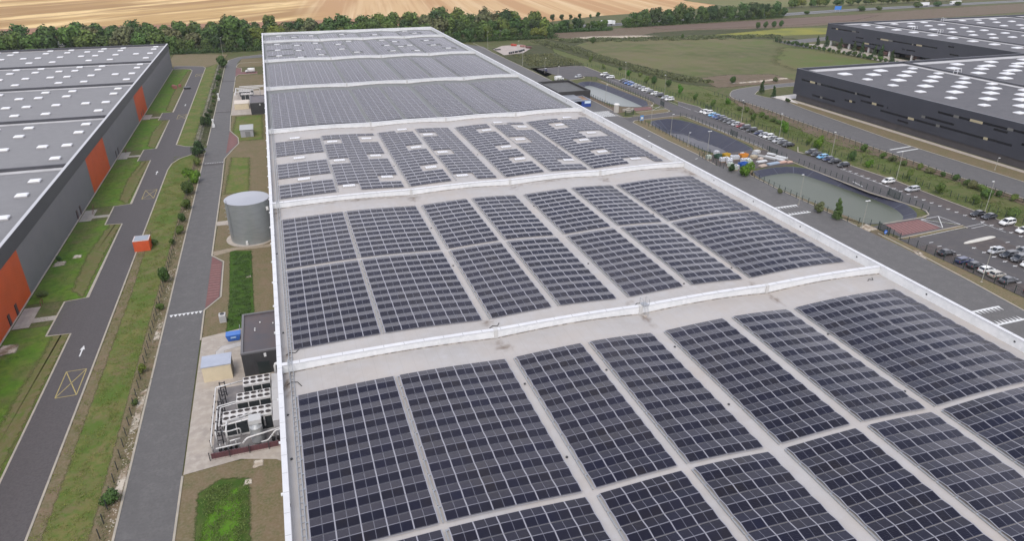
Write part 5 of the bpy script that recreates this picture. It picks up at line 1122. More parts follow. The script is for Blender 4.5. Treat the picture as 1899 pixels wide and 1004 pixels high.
fence('dark fence round the near cooling units', [(-6.2, 89.2), (-17.3, 89.2), (-17.3, 104)], 1.5, 2.7, DARKM, pw=.05)
fence('wire fence beyond the meadow in front of the pallets', [(345.7, 437), (345.7, 384), (350.8, 365), (352, 330)], 1.7, 4, vstep=1.2)
# gates: solid dark leaves
for k, (x, y, a, lab) in enumerate(((164.4, 277.5, 80, 'green sliding gate by the far pond kerb'), (164.2, 222, 88, 'green gate leaf beside the empty basin'), (178.6, 262, 92, 'green gate between the two long parked rows'), (163.2, 197, 90, 'green gate leaf behind the storage yard'), (168.2, 147.5, 85, 'tall green gate leaf beside the green pond'), (144.6, 127.2, 80, 'dark open gate at the red bay'), (141.6, 265.5, 10, 'dark gate by the round cream tower'))):
    t = thing('gate', lab, 'gate', (x, y, 0), R(a))
    for s in (-2.2, 2.2): MB().box(s - .09, s + .09, -.09, .09, 0, 2.3).build('post', FENCEM, t)
    mb = MB(); mb.box(-2.1, 2.1, -.03, .03, .15, .25); mb.box(-2.1, 2.1, -.03, .03, 1.95, 2.05); mb.build('frame', FENCEM, t)
    br = MB()
    for j in range(20): br.box(-2.05 + j * .21, -2.0 + j * .21, -.02, .02, .255, 1.945)
    br.build('bars', FENCEM, t)

# ------------------------------------------------------------------ vehicles
def paint(name, c): return mat('paint_' + name, c, rough=.28, spec=.5, coat=.6)
PAINT = {'white': (.72, .72, .70), 'silver': (.40, .41, .42), 'grey': (.17, .175, .18), 'dark grey': (.06, .062, .068), 'black': (.015, .015, .018), 'dark blue': (.018, .028, .085), 'blue': (.045, .13, .36), 'light blue': (.16, .42, .68), 'red': (.22, .025, .025), 'beige': (.38, .35, .30), 'dark': (.028, .03, .036)}
TRIM = mat('car_trim', (.03, .03, .032), rough=.6); RIM = mat('wheel_rim', (.4, .4, .42), rough=.35, metal=.7)
HEADL = mat('headlight_glass', (.6, .62, .65), rough=.1); TAILL = mat('tail_light_red', (.35, .02, .015), rough=.2)
SPEC = {  # stations: x, half width, z bottom, z top ; cabin: base x0, x1, top x0, x1, belt z, roof z
    'hatchback': dict(L=4.1, st=[(-2.05, .72, .38, .72), (-1.95, .84, .28, .98), (-1.3, .88, .22, 1.0), (0, .89, .2, .97), (.9, .88, .2, .93), (1.5, .85, .22, .82), (1.95, .74, .26, .66), (2.05, .6, .34, .52)], cab=(-1.95, 1.25, -1.5, .35, .94, 1.46), w=.32, wx=1.27),
    'estate car': dict(L=4.75, st=[(-2.35, .74, .38, .78), (-2.25, .86, .28, .98), (-1.5, .9, .22, 1.0), (0, .91, .2, .97), (1.0, .9, .2, .95), (1.75, .87, .22, .84), (2.25, .76, .26, .68), (2.38, .6, .34, .54)], cab=(-2.2, 1.25, -1.95, .4, .95, 1.46), w=.33, wx=1.4),
    'saloon car': dict(L=4.7, st=[(-2.35, .72, .38, .8), (-2.2, .86, .28, .98), (-1.5, .9, .22, 1.02), (0, .91, .2, .97), (1.0, .9, .2, .94), (1.75, .87, .22, .83), (2.2, .76, .26, .66), (2.35, .6, .34, .52)], cab=(-1.75, 1.2, -1.15, .35, .95, 1.42), w=.33, wx=1.38),
    'off-roader': dict(L=4.5, st=[(-2.2, .78, .45, .9), (-2.12, .9, .32, 1.08), (-1.4, .93, .26, 1.1), (0, .94, .26, 1.07), (1.0, .93, .26, 1.06), (1.7, .9, .28, .98), (2.12, .8, .32, .84), (2.25, .66, .42, .66)], cab=(-2.1, 1.2, -1.85, .5, 1.04, 1.68), w=.37, wx=1.36),
    'van': dict(L=5.3, st=[(-2.6, .9, .35, 2.2), (-2.55, .97, .3, 2.3), (-1.5, .99, .25, 2.32), (.6, .99, .25, 2.32), (1.3, .98, .25, 2.1), (1.75, .96, .26, 1.35), (2.45, .9, .3, 1.1), (2.65, .75, .4, .85)], cab=None, w=.35, wx=1.65)}
PROTO = {}; MESHC = {}
def car_parts(kind, colour):
    key = (kind, colour)
    if key in MESHC: return MESHC[key]
    S = SPEC[kind]; pm = paint(colour.replace(' ', '_'), PAINT[colour]); parts = []
    mb = MB(); rings = []
    for x, hw_, zb, zt in S['st']:
        rings.append([(x, -hw_ * .9, zb), (x, -hw_, zb + (zt - zb) * .35), (x, -hw_ * .99, zb + (zt - zb) * .75), (x, -hw_ * .86, zt), (x, 0, zt + .03), (x, hw_ * .86, zt), (x, hw_ * .99, zb + (zt - zb) * .75), (x, hw_, zb + (zt - zb) * .35), (x, hw_ * .9, zb)])
    n = 9; V = [p for r_ in rings for p in r_]
    mb.add(V, [(i * n + k, i * n + (k + 1) % n, (i + 1) * n + (k + 1) % n, (i + 1) * n + k) for i in range(len(rings) - 1) for k in range(n)] + [tuple(range(n)), tuple((len(rings) - 1) * n + k for k in range(n))][::1])
    me = mb.mesh('body', pm); bm = bmesh.new(); bm.from_mesh(me); bmesh.ops.recalc_face_normals(bm, faces=bm.faces); bm.to_mesh(me); bm.free(); me.polygons.foreach_set('use_smooth', [True] * len(me.polygons)); parts.append(('body', me, None))
    if S['cab']:
        a, b, c, d, zb, zr = S['cab']; w1 = S['st'][3][1] * .86; w0 = w1 * .76
        g_ = MB(); g_.add([(a, -w1, zb), (b, -w1, zb), (b, w1, zb), (a, w1, zb), (c, -w0, zr), (d, -w0, zr), (d, w0, zr), (c, w0, zr)], [(0, 1, 5, 4), (1, 2, 6, 5), (2, 3, 7, 6), (3, 0, 4, 7)])
        parts.append(('window', g_.mesh('window', GLASSC), None))
        rf = MB(); w2 = w0 + .03; rf.add([(c - .08, -w2, zr - .02), (d + .1, -w2, zr - .03), (d + .1, w2, zr - .03), (c - .08, w2, zr - .02), (c + .05, -w2 * .9, zr + .05), (d - .1, -w2 * .9, zr + .05), (d - .1, w2 * .9, zr + .05), (c + .05, w2 * .9, zr + .05)], [(0, 1, 5, 4), (1, 2, 6, 5), (2, 3, 7, 6), (3, 0, 4, 7), (4, 5, 6, 7)])
        parts.append(('roof', rf.mesh('roof', pm), None))
        pl = MB()
        for sy in (-1, 1):
            for (xb, xt) in ((a, c), (b, d), ((a + b) / 2 - .1, (c + d) / 2 - .1)):
                for q in (0,): pl.tube([(xb, sy * (w1 + .005), zb), (xt, sy * (w0 + .01), zr)], .045, 4)
        parts.append(('pillar', pl.mesh('pillar', pm), None))
    else:
        g_ = MB(); g_.add([(1.36, -.8, 2.02), (1.36, .8, 2.02), (1.80, .86, 1.38), (1.80, -.86, 1.38)], [(0, 3, 2, 1)])
        for sy in (-1, 1): g_.add([(.55, sy * 1.0, 1.35), (1.65, sy * .985, 1.35), (1.3, sy * .93, 1.98), (.55, sy * .95, 1.98)], [(0, 1, 2, 3)])
        parts.append(('window', g_.mesh('window', GLASSC), None))
    ft = S['st'][-2]; bk_ = S['st'][1]
    for s in (-1, 1):
        parts.append(('headlight', MB().box(ft[0] - .28, ft[0] + .05, s * ft[1] * .55 - .16, s * ft[1] * .55 + .16, ft[3] - .12, ft[3] + .03).mesh('headlight', HEADL), None))
        parts.append(('tail_light', MB().box(bk_[0] - .1, bk_[0] + .1, s * bk_[1] * .8 - .1, s * bk_[1] * .8 + .1, bk_[3] - .25, bk_[3] - .05).mesh('tail_light', TAILL), None))
        if kind != 'van' or True: parts.append(('mirror', MB().box(.75, .95, s * (S['st'][3][1] + .08) - .09, s * (S['st'][3][1] + .08) + .09, .95, 1.1).mesh('mirror', pm), None))
        for wx in (-S['wx'], S['wx']):
            y = s * (S['st'][3][1] - .08); tb = MB(); tb.tube([(wx, y - .11, S['w']), (wx, y + .11, S['w'])], S['w'], 14); rb = MB(); rb.tube([(wx, y + s * .09, S['w']), (wx, y + s * .125, S['w'])], S['w'] * .62, 10)
            parts.append(('wheel', tb.mesh('wheel', TYRE), rb.mesh('rim', RIM)))
    parts.append(('number_plate', MB().box(ft[0] + .06, ft[0] + .15, -.25, .25, .42, .52).mesh('number_plate', WHITE), None))
    MESHC[key] = parts; return parts
def car(kind, colour, x, y, rzz, label, group, z=.10):
    t = thing('parked_' + kind.replace(' ', '_').replace('-', '_'), label, 'van' if kind == 'van' else 'car', (x, y, z), rzz, group)
    for nm, me, sub in car_parts(kind, colour):
        o = link(nm, me, t)
        if sub: link('rim', sub, o)
def row(xs_, specs, rzz, desc, group, total=None):
    cnt = {}
    for s in specs: cnt[(s[0], s[1])] = cnt.get((s[0], s[1]), 0) + 1
    for i, s in enumerate(specs):
        kind, colour, x, y = s[:4]
        lab = '%s %s, %s from the far end of %s' % (colour, kind, word(i + 1), desc)
        car(kind, colour, x + rnd.uniform(-.15, .15), y, rzz + rnd.uniform(-.04, .04) + (math.pi if len(s) > 4 else 0), lab, group)
Hb, Es, Sa, Su = 'hatchback', 'estate car', 'saloon car', 'off-roader'
W_ = math.pi
the_row_a, the_row_b, the_row_c = 'the row by the far pond', 'the row by the basin', 'the group past the yard'
YY = [353.3, 349.4, 345.3, 334.3, 331.0, 327.6, 324.2, 320.4, 316.6, 312.6, 308.6, 304.4, 299.6, 295.2, 289.6, 285.6]
CC = [(Su, 'white'), (Hb, 'dark grey'), (Es, 'white'), (Hb, 'dark'), (Hb, 'dark blue'), (Es, 'blue'), (Hb, 'blue'), (Sa, 'silver'), (Hb, 'grey'), (Hb, 'silver'), (Es, 'white'), (Hb, 'grey'), (Hb, 'white'), (Su, 'dark grey'), (Hb, 'silver'), (Su, 'white')]
row(None, [(k, c, 171.0 if i < 3 else 172.9, y) for i, ((k, c), y) in enumerate(zip(CC, YY))], W_, the_row_a, 'cars parked east of the far pond')
YY = [259.0, 256.0, 252.2, 249.4, 246.8, 244.0, 241.2, 238.2, 235.2, 232.4, 229.4, 225.0, 220.6, 217.6, 214.8, 211.8, 208.8, 206.0, 203.0]
CC = [(Hb, 'white'), (Su, 'white'), (Hb, 'light blue'), (Hb, 'blue'), (Es, 'dark blue'), (Hb, 'dark'), (Hb, 'dark grey'), (Sa, 'grey'), (Hb, 'silver'), (Hb, 'red'), (Su, 'dark grey'), (Su, 'black'), (Hb, 'dark blue'), (Hb, 'silver'), (Su, 'white'), (Hb, 'grey'), (Es, 'silver'), (Hb, 'dark grey'), (Sa, 'black')]
row(None, [(k, c, 174.5, y) for (k, c), y in zip(CC, YY)], W_, the_row_b, 'cars parked east of the empty basin')
CC = [(Su, 'dark grey', 192.3), (Hb, 'dark', 189.5), (Hb, 'light blue', 186.6), (Hb, 'dark blue', 183.8), (Sa, 'black', 180.9), (Hb, 'black', 176.6)]
row(None, [(k, c, 175.9, y) for k, c, y in CC], W_, the_row_c, 'six cars parked past the storage yard')
car(Hb, 'white', 176.9, 158.5, W_, 'lone white hatchback parked behind the green pond', 'cars parked along the east kerb')
car(Es, 'silver', 177.8, 150.1, W_, 'lone silver estate car parked behind the green pond', 'cars parked along the east kerb')
car(Sa, 'black', 178.4, 128.4, W_ + .05, 'black saloon car, left one of the pair by the lamp post', 'cars parked along the east kerb')
car(Sa, 'dark', 179.5, 125.8, W_ + .03, 'very dark saloon car, right one of the pair by the lamp post', 'cars parked along the east kerb')
car(Su, 'white', 180.0, 120.9, W_, 'white off-roader between the black pair and the frame edge', 'cars parked along the east kerb')
car(Sa, 'white', 179.3, 115.6, W_, 'white saloon car cut by the right frame edge, upper kerb row', 'cars parked along the east kerb')
for kind, colour, x, y, lab in ((Hb, 'silver', 160.4, 108.1, 'silver hatchback parked nearest the white traffic island'), (Es, 'dark', 161.2, 105.5, 'dark estate car next to the silver hatchback by the island'), (Su, 'dark grey', 161.4, 102.9, 'dark grey off-roader third from the white traffic island'),
                                (Hb, 'grey', 166.3, 106.0, 'grey hatchback half hidden behind the dark estate, middle block'), (Hb, 'white', 160.8, 100.0, 'white hatchback cut by the right frame edge, middle block')):
    car(kind, colour, x, y, W_, lab, 'cars in the middle block of the near car park')
for kind, colour, x, y, lab, fl in ((Sa, 'black', 148.0, 111.1, 'black saloon car alone at the far end of the fence row', 0), (Es, 'dark blue', 148.2, 106.3, 'dark blue estate car second in the fence row', 0), (Hb, 'dark', 148.4, 103.5, 'dark hatchback between the blue estate and the white car', 0),
                                    (Hb, 'white', 148.7, 100.8, 'white hatchback in the fence row, behind the lamp post', 0), (Hb, 'beige', 148.7, 98.2, 'beige hatchback in the fence row', 0), (Sa, 'dark grey', 148.5, 95.3, 'dark grey saloon car at the near end of the fence row', 0), (Hb, 'black', 148.6, 89.6, 'black hatchback at the right frame edge of the fence row', 0)):
    car(kind, colour, x, y, 0, lab, 'cars parked along the near fence')
car('van', 'white', 142.6, 348.8, R(12), 'white van parked behind the black flat-roofed building', 'vans on the site')
car(Hb, 'silver', 155.3, 352.7, R(200), 'silver hatchback by the rounded kerb of the north lot', 'cars in the north lot')
car('van', 'white', -14.3, 426.2, W_, 'white van on the red bay at the far end of the service road', 'vans on the site')
car(Hb, 'dark blue', 145.5, 377, R(80), 'small dark blue car at the left corner of the north lot', 'cars in the north lot')
# platform truck and red debris on the loop road
pt = thing('handcart', 'dark flat trailer standing at the loop road kerb', 'trailer', (-44.3, 388, .08), R(8))
MB().box(-1.6, 1.6, -2, 2, .5, .75).build('deck', DARKM, pt)
for s in (-1, 1):
    for q in (-1.2, 1.2): mb = MB(); mb.tube([(s * 1.4 - .1, q, .35), (s * 1.4 + .1, q, .35)], .35, 12); mb.build('wheel', TYRE, pt)
rb = thing('scaffold_pile', 'rust red pile of crates and frames on the far lawn', 'pile', (-49.5, 392, .05))
for k in range(9):
    x, y = rnd.uniform(-2.4, 2.0), rnd.uniform(-3, 3); s = rnd.uniform(.3, .8)
    MB().box(-s, s, -s * .8, s * .8, 0, rnd.uniform(.4, 1.6)).build('crate', mat('rust_red', (.24, .07, .055), (.3, .16, .13), 2, rough=.9), rb, (x, y, 0))
# lorries on the motorway
def lorry(x, y, rzz, label):
    t = thing('lorry', label, 'lorry', (x, y, .12), rzz, 'lorries on the motorway')
    MB().box(-7.5, 5.2, -1.25, 1.25, 1.2, 4.1).build('trailer', mat('lorry_white', (.8, .8, .79), rough=.4), t); MB().box(5.6, 8, -1.2, 1.2, .7, 3.7).build('cab', MC['lorry_white'], t)
    MB().box(8.003, 8.05, -1.05, 1.05, 2.2, 3.3).build('windscreen', GLASSC, t); MB().box(-7.3, 7.5, -.5, .5, .8, 1.19).build('chassis', DARKM, t)
    for q in (-6, -4.8, -3.6, 4.6, 7):
        for s in (-1, 1): mb = MB(); mb.tube([(q, s * 1.0 - .15, .5), (q, s * 1.0 + .15, .5)], .5, 12); mb.build('wheel', TYRE, t)
for a in ((676, 617, R(6 + 180), 'white lorry on the motorway, left one of the right-hand pair'), (727, 622, R(6 + 180), 'white lorry on the motorway, right one of the right-hand pair'), (274, 567, R(5), 'white lorry emerging from the trees on the motorway'),
          (-152, 585, R(-4), 'white lorry glimpsed between the trees behind the grey roof'), (-38, 575, R(-2), 'white lorry glimpsed behind the trees left of the white warehouse'), (-57, 576, R(-3), 'grey white lorry following behind the trees')): lorry(*a)

# ------------------------------------------------------------------ storage yard
sheet('storage_yard', [(136.6, 188.4), (136.8, 199), (141, 202.4), (155.3, 203), (163.4, 202), (163.2, 184.2), (145.0, 183.9), (139, 184.6)], .06, BAYM)
def tote(x, y, label, m, lid=None):
    t = thing('container_tote', label, 'container', (x, y, .07), rnd.uniform(-.3, .3), 'containers in the storage yard'); t.scale = (1.4, 1.4, 1.3)
    MB().box(-.55, .55, -.5, .5, .16, 1.1).build('tank', m, t); MB().box(-.6, .6, -.55, .55, 0, .155).build('pallet', mat('pallet_wood', (.32, .22, .13)), t)
    cgm = MB()
    for z in (.25, .55, .85, 1.1): cgm.box(-.58, .58, -.53, -.515, z, z + .03); cgm.box(-.58, .58, .515, .53, z, z + .03); cgm.box(-.58, -.565, -.53, .53, z, z + .03); cgm.box(.565, .58, -.53, .53, z, z + .03)
    for k in (-.55, -.18, .18, .55): cgm.box(k - .015, k + .015, -.54, -.53, .16, 1.13)
    cgm.build('cage', GALV, t); mb = MB(); mb.cyl(0, 0, 1.1, 1.18, .12, 10); mb.build('cap', lid or DARKM, t)
TW = mat('tote_white', (.66, .67, .68), (.58, .59, .62), 2, rough=.5); TG = mat('tote_pale_green', (.50, .56, .46), rough=.5)
for i, (x, y) in enumerate(((140.4, 194.2), (142.1, 194.2), (142.5, 192.8), (145.3, 195.2), (146.7, 194.9), (146.6, 191.0), (147.8, 189.4), (148.2, 190.9), (141.3, 191.2), (139.0, 184.9), (140.0, 185.6), (139.6, 188.2), (143.3, 202.0))):
    tote(x, y, '%s container in the storage yard, %s counting from the road side' % ('pale green' if i in (6, 9, 11) else 'white caged', word(i + 1)), TG if i in (6, 9, 11) else TW)
tote(137.6, 198.2, 'pale container alone outside the yard fence by the kerb', TG)
skip(145.0, 198.6, 'yellow skip in the storage yard', mat('skip_yellow', (.55, .36, .03), (.45, .28, .03), 1, rough=.6), .2)
skip(150.5, 196.4, 'orange skip in the storage yard', mat('skip_orange', (.62, .25, .03), (.5, .2, .03), 1, rough=.6), .1, 1.2)
skip(141.6, 198.6, 'dark green skip in the storage yard near the fence', mat('skip_green', (.04, .09, .06), rough=.6), .3)
skip(144.2, 187.8, 'bright blue skip in the storage yard', MC['skip_blue'], .25, 1.3)
def bundle(x, y, L_, n, m, label, a):
    t = thing('pipe_bundle', label, 'pipes', (x, y, .07), a, 'bundles in the storage yard'); r = .13
    for i in range(n):
        for j in range(2 if i < n - 1 else 1):
            MB().tube([(-L_ / 2, i * .28 + j * .14, r + j * .23), (L_ / 2, i * .28 + j * .14, r + j * .23)], r, 8).build('length', m, t)
    for s in (-.3, .3): MB().box(s * L_ - .05, s * L_ + .05, -.18, n * .28, .0, .06).build('batten', MC['pallet_wood'], t)
PW_ = mat('profile_white', (.62, .63, .62), (.5, .51, .52), 1, rough=.5); PB = mat('profile_blue_grey', (.30, .37, .45), rough=.5); PP = mat('profile_pink', (.52, .34, .27), rough=.7); PG = mat('profile_grey', (.33, .33, .32), rough=.6)
for x, y, L_, n, m, lab, a in ((157.2, 193.0, 7, 6, PG, 'long bundle of grey profiles across the storage yard', -1.15), (159.2, 191.2, 7, 5, PW_, 'long bundle of white profiles in the storage yard', -1.15), (161.5, 195.8, 3, 5, PW_, 'short stack of white lengths at the back fence', -1.1), (162.2, 191.4, 4, 6, PW_, 'bright white lengths at the right end of the yard', -1.1),
                               (153.2, 189.2, 4, 5, PW_, 'white lengths beside the cream boards', .1), (155.6, 185.8, 5, 6, PB, 'blue grey profiles in front of the storage yard', .15), (159.4, 186.2, 3.2, 5, PP, 'pinkish battens stacked at the right of the yard', .1), (161.7, 185.7, 2.2, 4, PP, 'short pinkish battens at the right corner of the yard', .1), (150.6, 184.8, 3, 6, mat('profile_tan', (.45, .36, .29), rough=.7), 'tan boards stacked by the young tree', .3)): bundle(x, y, L_, n, m, lab, a)
for k, (x, y, s, c, lab) in enumerate(((153.4, 194.6, 1.2, (.50, .42, .30), 'cream sheet pile at the centre of the yard'), (155.4, 196.8, 1.4, (.28, .29, .30), 'grey crate pile at the back of the yard'), (154.0, 191.6, .9, (.6, .5, .42), 'pale round sack in the yard'), (158.3, 199.6, 1.2, (.6, .6, .58), 'white board pile against the back fence'), (144.9, 184.9, 1.0, (.6, .6, .58), 'white sack by the yard fence'), (151.8, 198.8, .7, (.6, .6, .6), 'small white block behind the orange skip'))):
    t = thing('sheet_pile', lab, 'pile', (x, y, .07), rnd.uniform(0, 1)); m = mat('pile_%d' % k, c, tuple(q * .7 for q in c), 2, rough=.8)
    for j in range(4): MB().box(-s + rnd.uniform(0, .3), s, -s * .6, s * .6 + rnd.uniform(0, .2), j * .22, j * .22 + .2).build('sheet', m, t)
# white gravel yard things
for k in range(9):
    x = 146 + k * 1.6 + rnd.uniform(-.4, .4); y = 443.5 + k * 1.0 + (1 if k > 6 else 0)
    t = thing('barrel', 'black drum at the near edge of the white gravel yard, %s from the left' % word(k + 1), 'drum', (x, y, .08), 0, 'black drums on the gravel')
    mb = MB(); mb.cyl(0, 0, 0, 1.3, .6, 12); mb.build('drum', DARKM, t); mb = MB(); mb.cyl(0, 0, 1.3, 1.36, .5, 12); mb.build('lid', GALV, t)
for k, (x, y, c, lab) in enumerate(((160, 477, (.5, .07, .04), 'red container at the back of the white gravel yard'), (164.2, 470, (.38, .2, .17), 'faded pink container at the back of the white gravel yard'), (166.0, 463, (.16, .08, .07), 'dark red container at the right of the white gravel yard'), (143.5, 462, (.12, .12, .11), 'dark heap at the left of the white gravel yard'))):
    t = thing('container', lab, 'container', (x, y, .08), R(-55 if k < 3 else 10)); m = mat('container_%d' % k, c, tuple(q * .7 for q in c), 1, rough=.7)
    MB().box(-1.9, 1.9, -.9, .9, .1, 1.3 if k < 3 else .8).build('box', m, t)
    for j in range(12): MB().box(-1.85 + j * .32, -1.72 + j * .32, -.96, -.905, .15, 1.2 if k < 3 else .7).build('rib', m, t)

# ------------------------------------------------------------------ vegetation
def crown_mesh(name, m, r, h, nq, leaf, seed, lobes=9, shape='round'):
    q = random.Random(seed); mb = MB(); L_ = []
    for i in range(lobes):
        if shape == 'cone': z = (i + .5) / lobes; rr = r * (1 - z) * .75 + .15 * r; L_.append((Vector((q.uniform(-.2, .2) * r, q.uniform(-.2, .2) * r, z * h)), rr, h / lobes * 1.1))
        else:
            a = q.uniform(0, 2 * math.pi); d = r * q.uniform(.1, .62) if i else 0; zc = h * q.uniform(.22, .78) if i else h * .6
            L_.append((Vector((d * math.cos(a), d * math.sin(a), zc)), r * q.uniform(.38, .6), h * q.uniform(.2, .34)))
    for k in range(nq):
        c, rr, hh = L_[k % len(L_)]
        u = Vector((q.gauss(0, 1), q.gauss(0, 1), q.gauss(0, 1))).normalized(); t = q.uniform(.72, 1.08) if q.random() < .8 else q.uniform(.3, .7)
        p = c + Vector((u.x * rr, u.y * rr, u.z * hh)) * t
        if p.z < .02 * h: continue
        n = (u + Vector((q.uniform(-.7, .7), q.uniform(-.7, .7), q.uniform(-.3, .9)))).normalized(); a = n.orthogonal().normalized(); b = n.cross(a); th = q.uniform(0, 6.28); a, b = a * math.cos(th) + b * math.sin(th), b * math.cos(th) - a * math.sin(th)
        s = leaf * q.uniform(.5, 1.2); mb.face([p - a * s * .6 - b * s * .2, p + b * s * -.55 + a * s * .15, p + a * s * .6 + b * s * .1, p + b * s * .55])
    return mb.mesh(name, m)
def trunk_mesh(h, r, crown_h, seed):
    q = random.Random(seed); mb = MB(); mb.tube([(0, 0, -.1), (q.uniform(-.1, .1), 0, h * .5), (q.uniform(-.2, .2), q.uniform(-.2, .2), h + crown_h * .5)], [r, r * .75, r * .2], 7)
    for k in range(5):
        a = q.uniform(0, 6.28); z = h + crown_h * q.uniform(-.05, .3); l = crown_h * .35; mb.tube([(0, 0, z), (l * .5 * math.cos(a), l * .5 * math.sin(a), z + l * .5), (l * math.cos(a), l * math.sin(a), z + l * .8)], [r * .45, r * .25, r * .06], 5)
    return mb.mesh('trunk', BARK)
def tree(x, y, crown, trunk, base, s, label, group, name='broadleaf_tree', cat='tree', sz=None, z=0):
    t = thing(name, label, cat, (x, y, z), rnd.uniform(0, 6.28), group); t.scale = (s, s, (sz or s))
    if trunk: link('trunk', trunk, t)
    link('crown', crown, t, (0, 0, base))
# belt trees, about 12 m tall at scale 1
BELT = []
for i in range(10):
    mi = [0, 1, 0, 1, 2, 3, 0, 1, 3, 5][i]
    BELT.append((crown_mesh('crown', LEAF[mi], 5.2 + (i % 3) * .4, 10.2, 1500, 1.15, 100 + i, 11), ['mid green', 'dark green', 'mid green', 'dark green', 'yellow green', 'olive', 'mid green', 'dark green', 'olive brown', 'blackish green'][i]))
BT = [trunk_mesh(2.2, .28, 9, 50 + i) for i in range(3)]
COL2 = crown_mesh('crown', LEAF[1], 2.6, 11, 1000, 1.0, 333, 8, 'cone')
def beltrow(x0, x1, step, yf, smin, smax, desc, pick=None, jy=3.5):
    x = x0; n = 0
    while x < x1:
        n += 1; i = rnd.choice(pick or range(10)); s = rnd.uniform(smin, smax); cr, cn = BELT[i]
        tree(x + rnd.uniform(-1.5, 1.5), yf(x) + rnd.uniform(-jy, jy), cr, BT[n % 3], 1.5, s, '%s tree in %s, %s from the left' % (cn, desc, word(n)), 'trees of ' + desc, sz=s * rnd.uniform(.85, 1.15)); x += step * rnd.uniform(.8, 1.2)
beltrow(-64, 205, 7.6, lambda x: 515 + (2 if x < 100 else -6), .62, .92, 'the front row of the tree belt', [0, 1, 2, 3, 4, 6, 7, 9])
beltrow(-215, -62, 9.5, lambda x: 532, 1.05, 1.5, 'the western belt behind the grey roof', [2, 3, 8, 0, 3, 2])
beltrow(-60, 205, 8.6, lambda x: 534 + (0 if x < 120 else -3), .85, 1.25, 'the second row of the tree belt')
beltrow(-230, 206, 9.0, lambda x: 555 if x > -150 else 545, .85, 1.5, 'the third row of the tree belt', [0, 1, 3, 5, 6, 7, 8, 9])
beltrow(-280, 180, 11, lambda x: 598, .85, 1.25, 'the hedgerow beyond the motorway', [0, 1, 2, 3, 4, 6, 7])
beltrow(206, 262, 5, lambda x: 540 + (x - 208) * .1, .5, .85, 'the low hedge left of the motorway gap', [0, 1, 9, 3])
beltrow(282, 470, 5.6, lambda x: 552 + (x - 284) * .15, .55, .78, 'the hedge along the motorway', [1, 3, 7, 9, 0])
beltrow(300, 460, 12, lambda x: 562 + (x - 300) * .13, 1.0, 1.25, 'the tall trees standing in the motorway hedge', [1, 7, 9, 3])
beltrow(530, 760, 9, lambda x: 650 + (x - 530) * .05, .8, 1.1, 'the trees beyond the right carriageway', [0, 1, 4, 6])
beltrow(205, 300, 10, lambda x: 600 + (x - 205) * .3, .3, .5, 'the thin hedge behind the motorway', [1, 9])
# single tall trees
for x, y, s, i, lab in ((-24, 528, 1.75, 0, 'tallest green tree of the belt, left of the white warehouse'), (135, 590, 1.5, 1, 'lone round dark tree rising above the belt'), (-172, 548, 1.5, 1, 'large dome-shaped tree behind the grey roof, left part'), (-140, 545, 1.45, 3, 'large olive dome tree behind the grey roof'), (-118, 552, 1.35, 8, 'brownish broad tree behind the grey roof'), (-196, 550, 1.3, 0, 'round tree at the left frame edge')):
    tree(x, y, BELT[i][0], BT[0], 2, s, lab, 'single tall trees')
# undergrowth below the belt
def scatter_leaves(name, pts, m, n, leaf, hmax, seed):
    q = random.Random(seed); mb = MB()
    for _ in range(n):
        x, y, rr = pts[q.randrange(len(pts))]; a = q.uniform(0, 6.28); d = rr * math.sqrt(q.random()); h = hmax * q.random() ** 1.4 * (1 - .5 * d / rr)
        p = Vector((x + d * math.cos(a), y + d * math.sin(a), h + .05)); n_ = Vector((q.gauss(0, .6), q.gauss(0, .6), 1)).normalized(); u = n_.orthogonal().normalized(); v = n_.cross(u); s = leaf * q.uniform(.5, 1.3)
        mb.face([p - u * s * .5, p - v * s * .35, p + u * s * .5, p + v * s * .35])
    return mb.build(name, m, fix=False)
struct(scatter_leaves('undergrowth', [(-66 + k * 3.4, 511 + (k % 3) * 1.5 + (-5 if k > 55 else 0), 3.6) for k in range(80)], LEAF[1], 22000, .8, 4.2, 11), 'stuff')
struct(scatter_leaves('undergrowth', [(-215 + k * 5, 545 + (k % 5) * 8, 5) for k in range(84)], LEAF[5], 16000, 1.3, 4.5, 12), 'stuff')
struct(scatter_leaves('undergrowth', [(284 + k * 3, 549 + k * .45 + (k % 2) * 5, 4) for k in range(60)], LEAF[1], 12000, 1.0, 3.5, 13), 'stuff')
struct(scatter_leaves('undergrowth', [(206 + k * 2, 537 + (k % 2) * 4, 3.4) for k in range(30)], LEAF[1], 9000, .9, 3, 14), 'stuff')
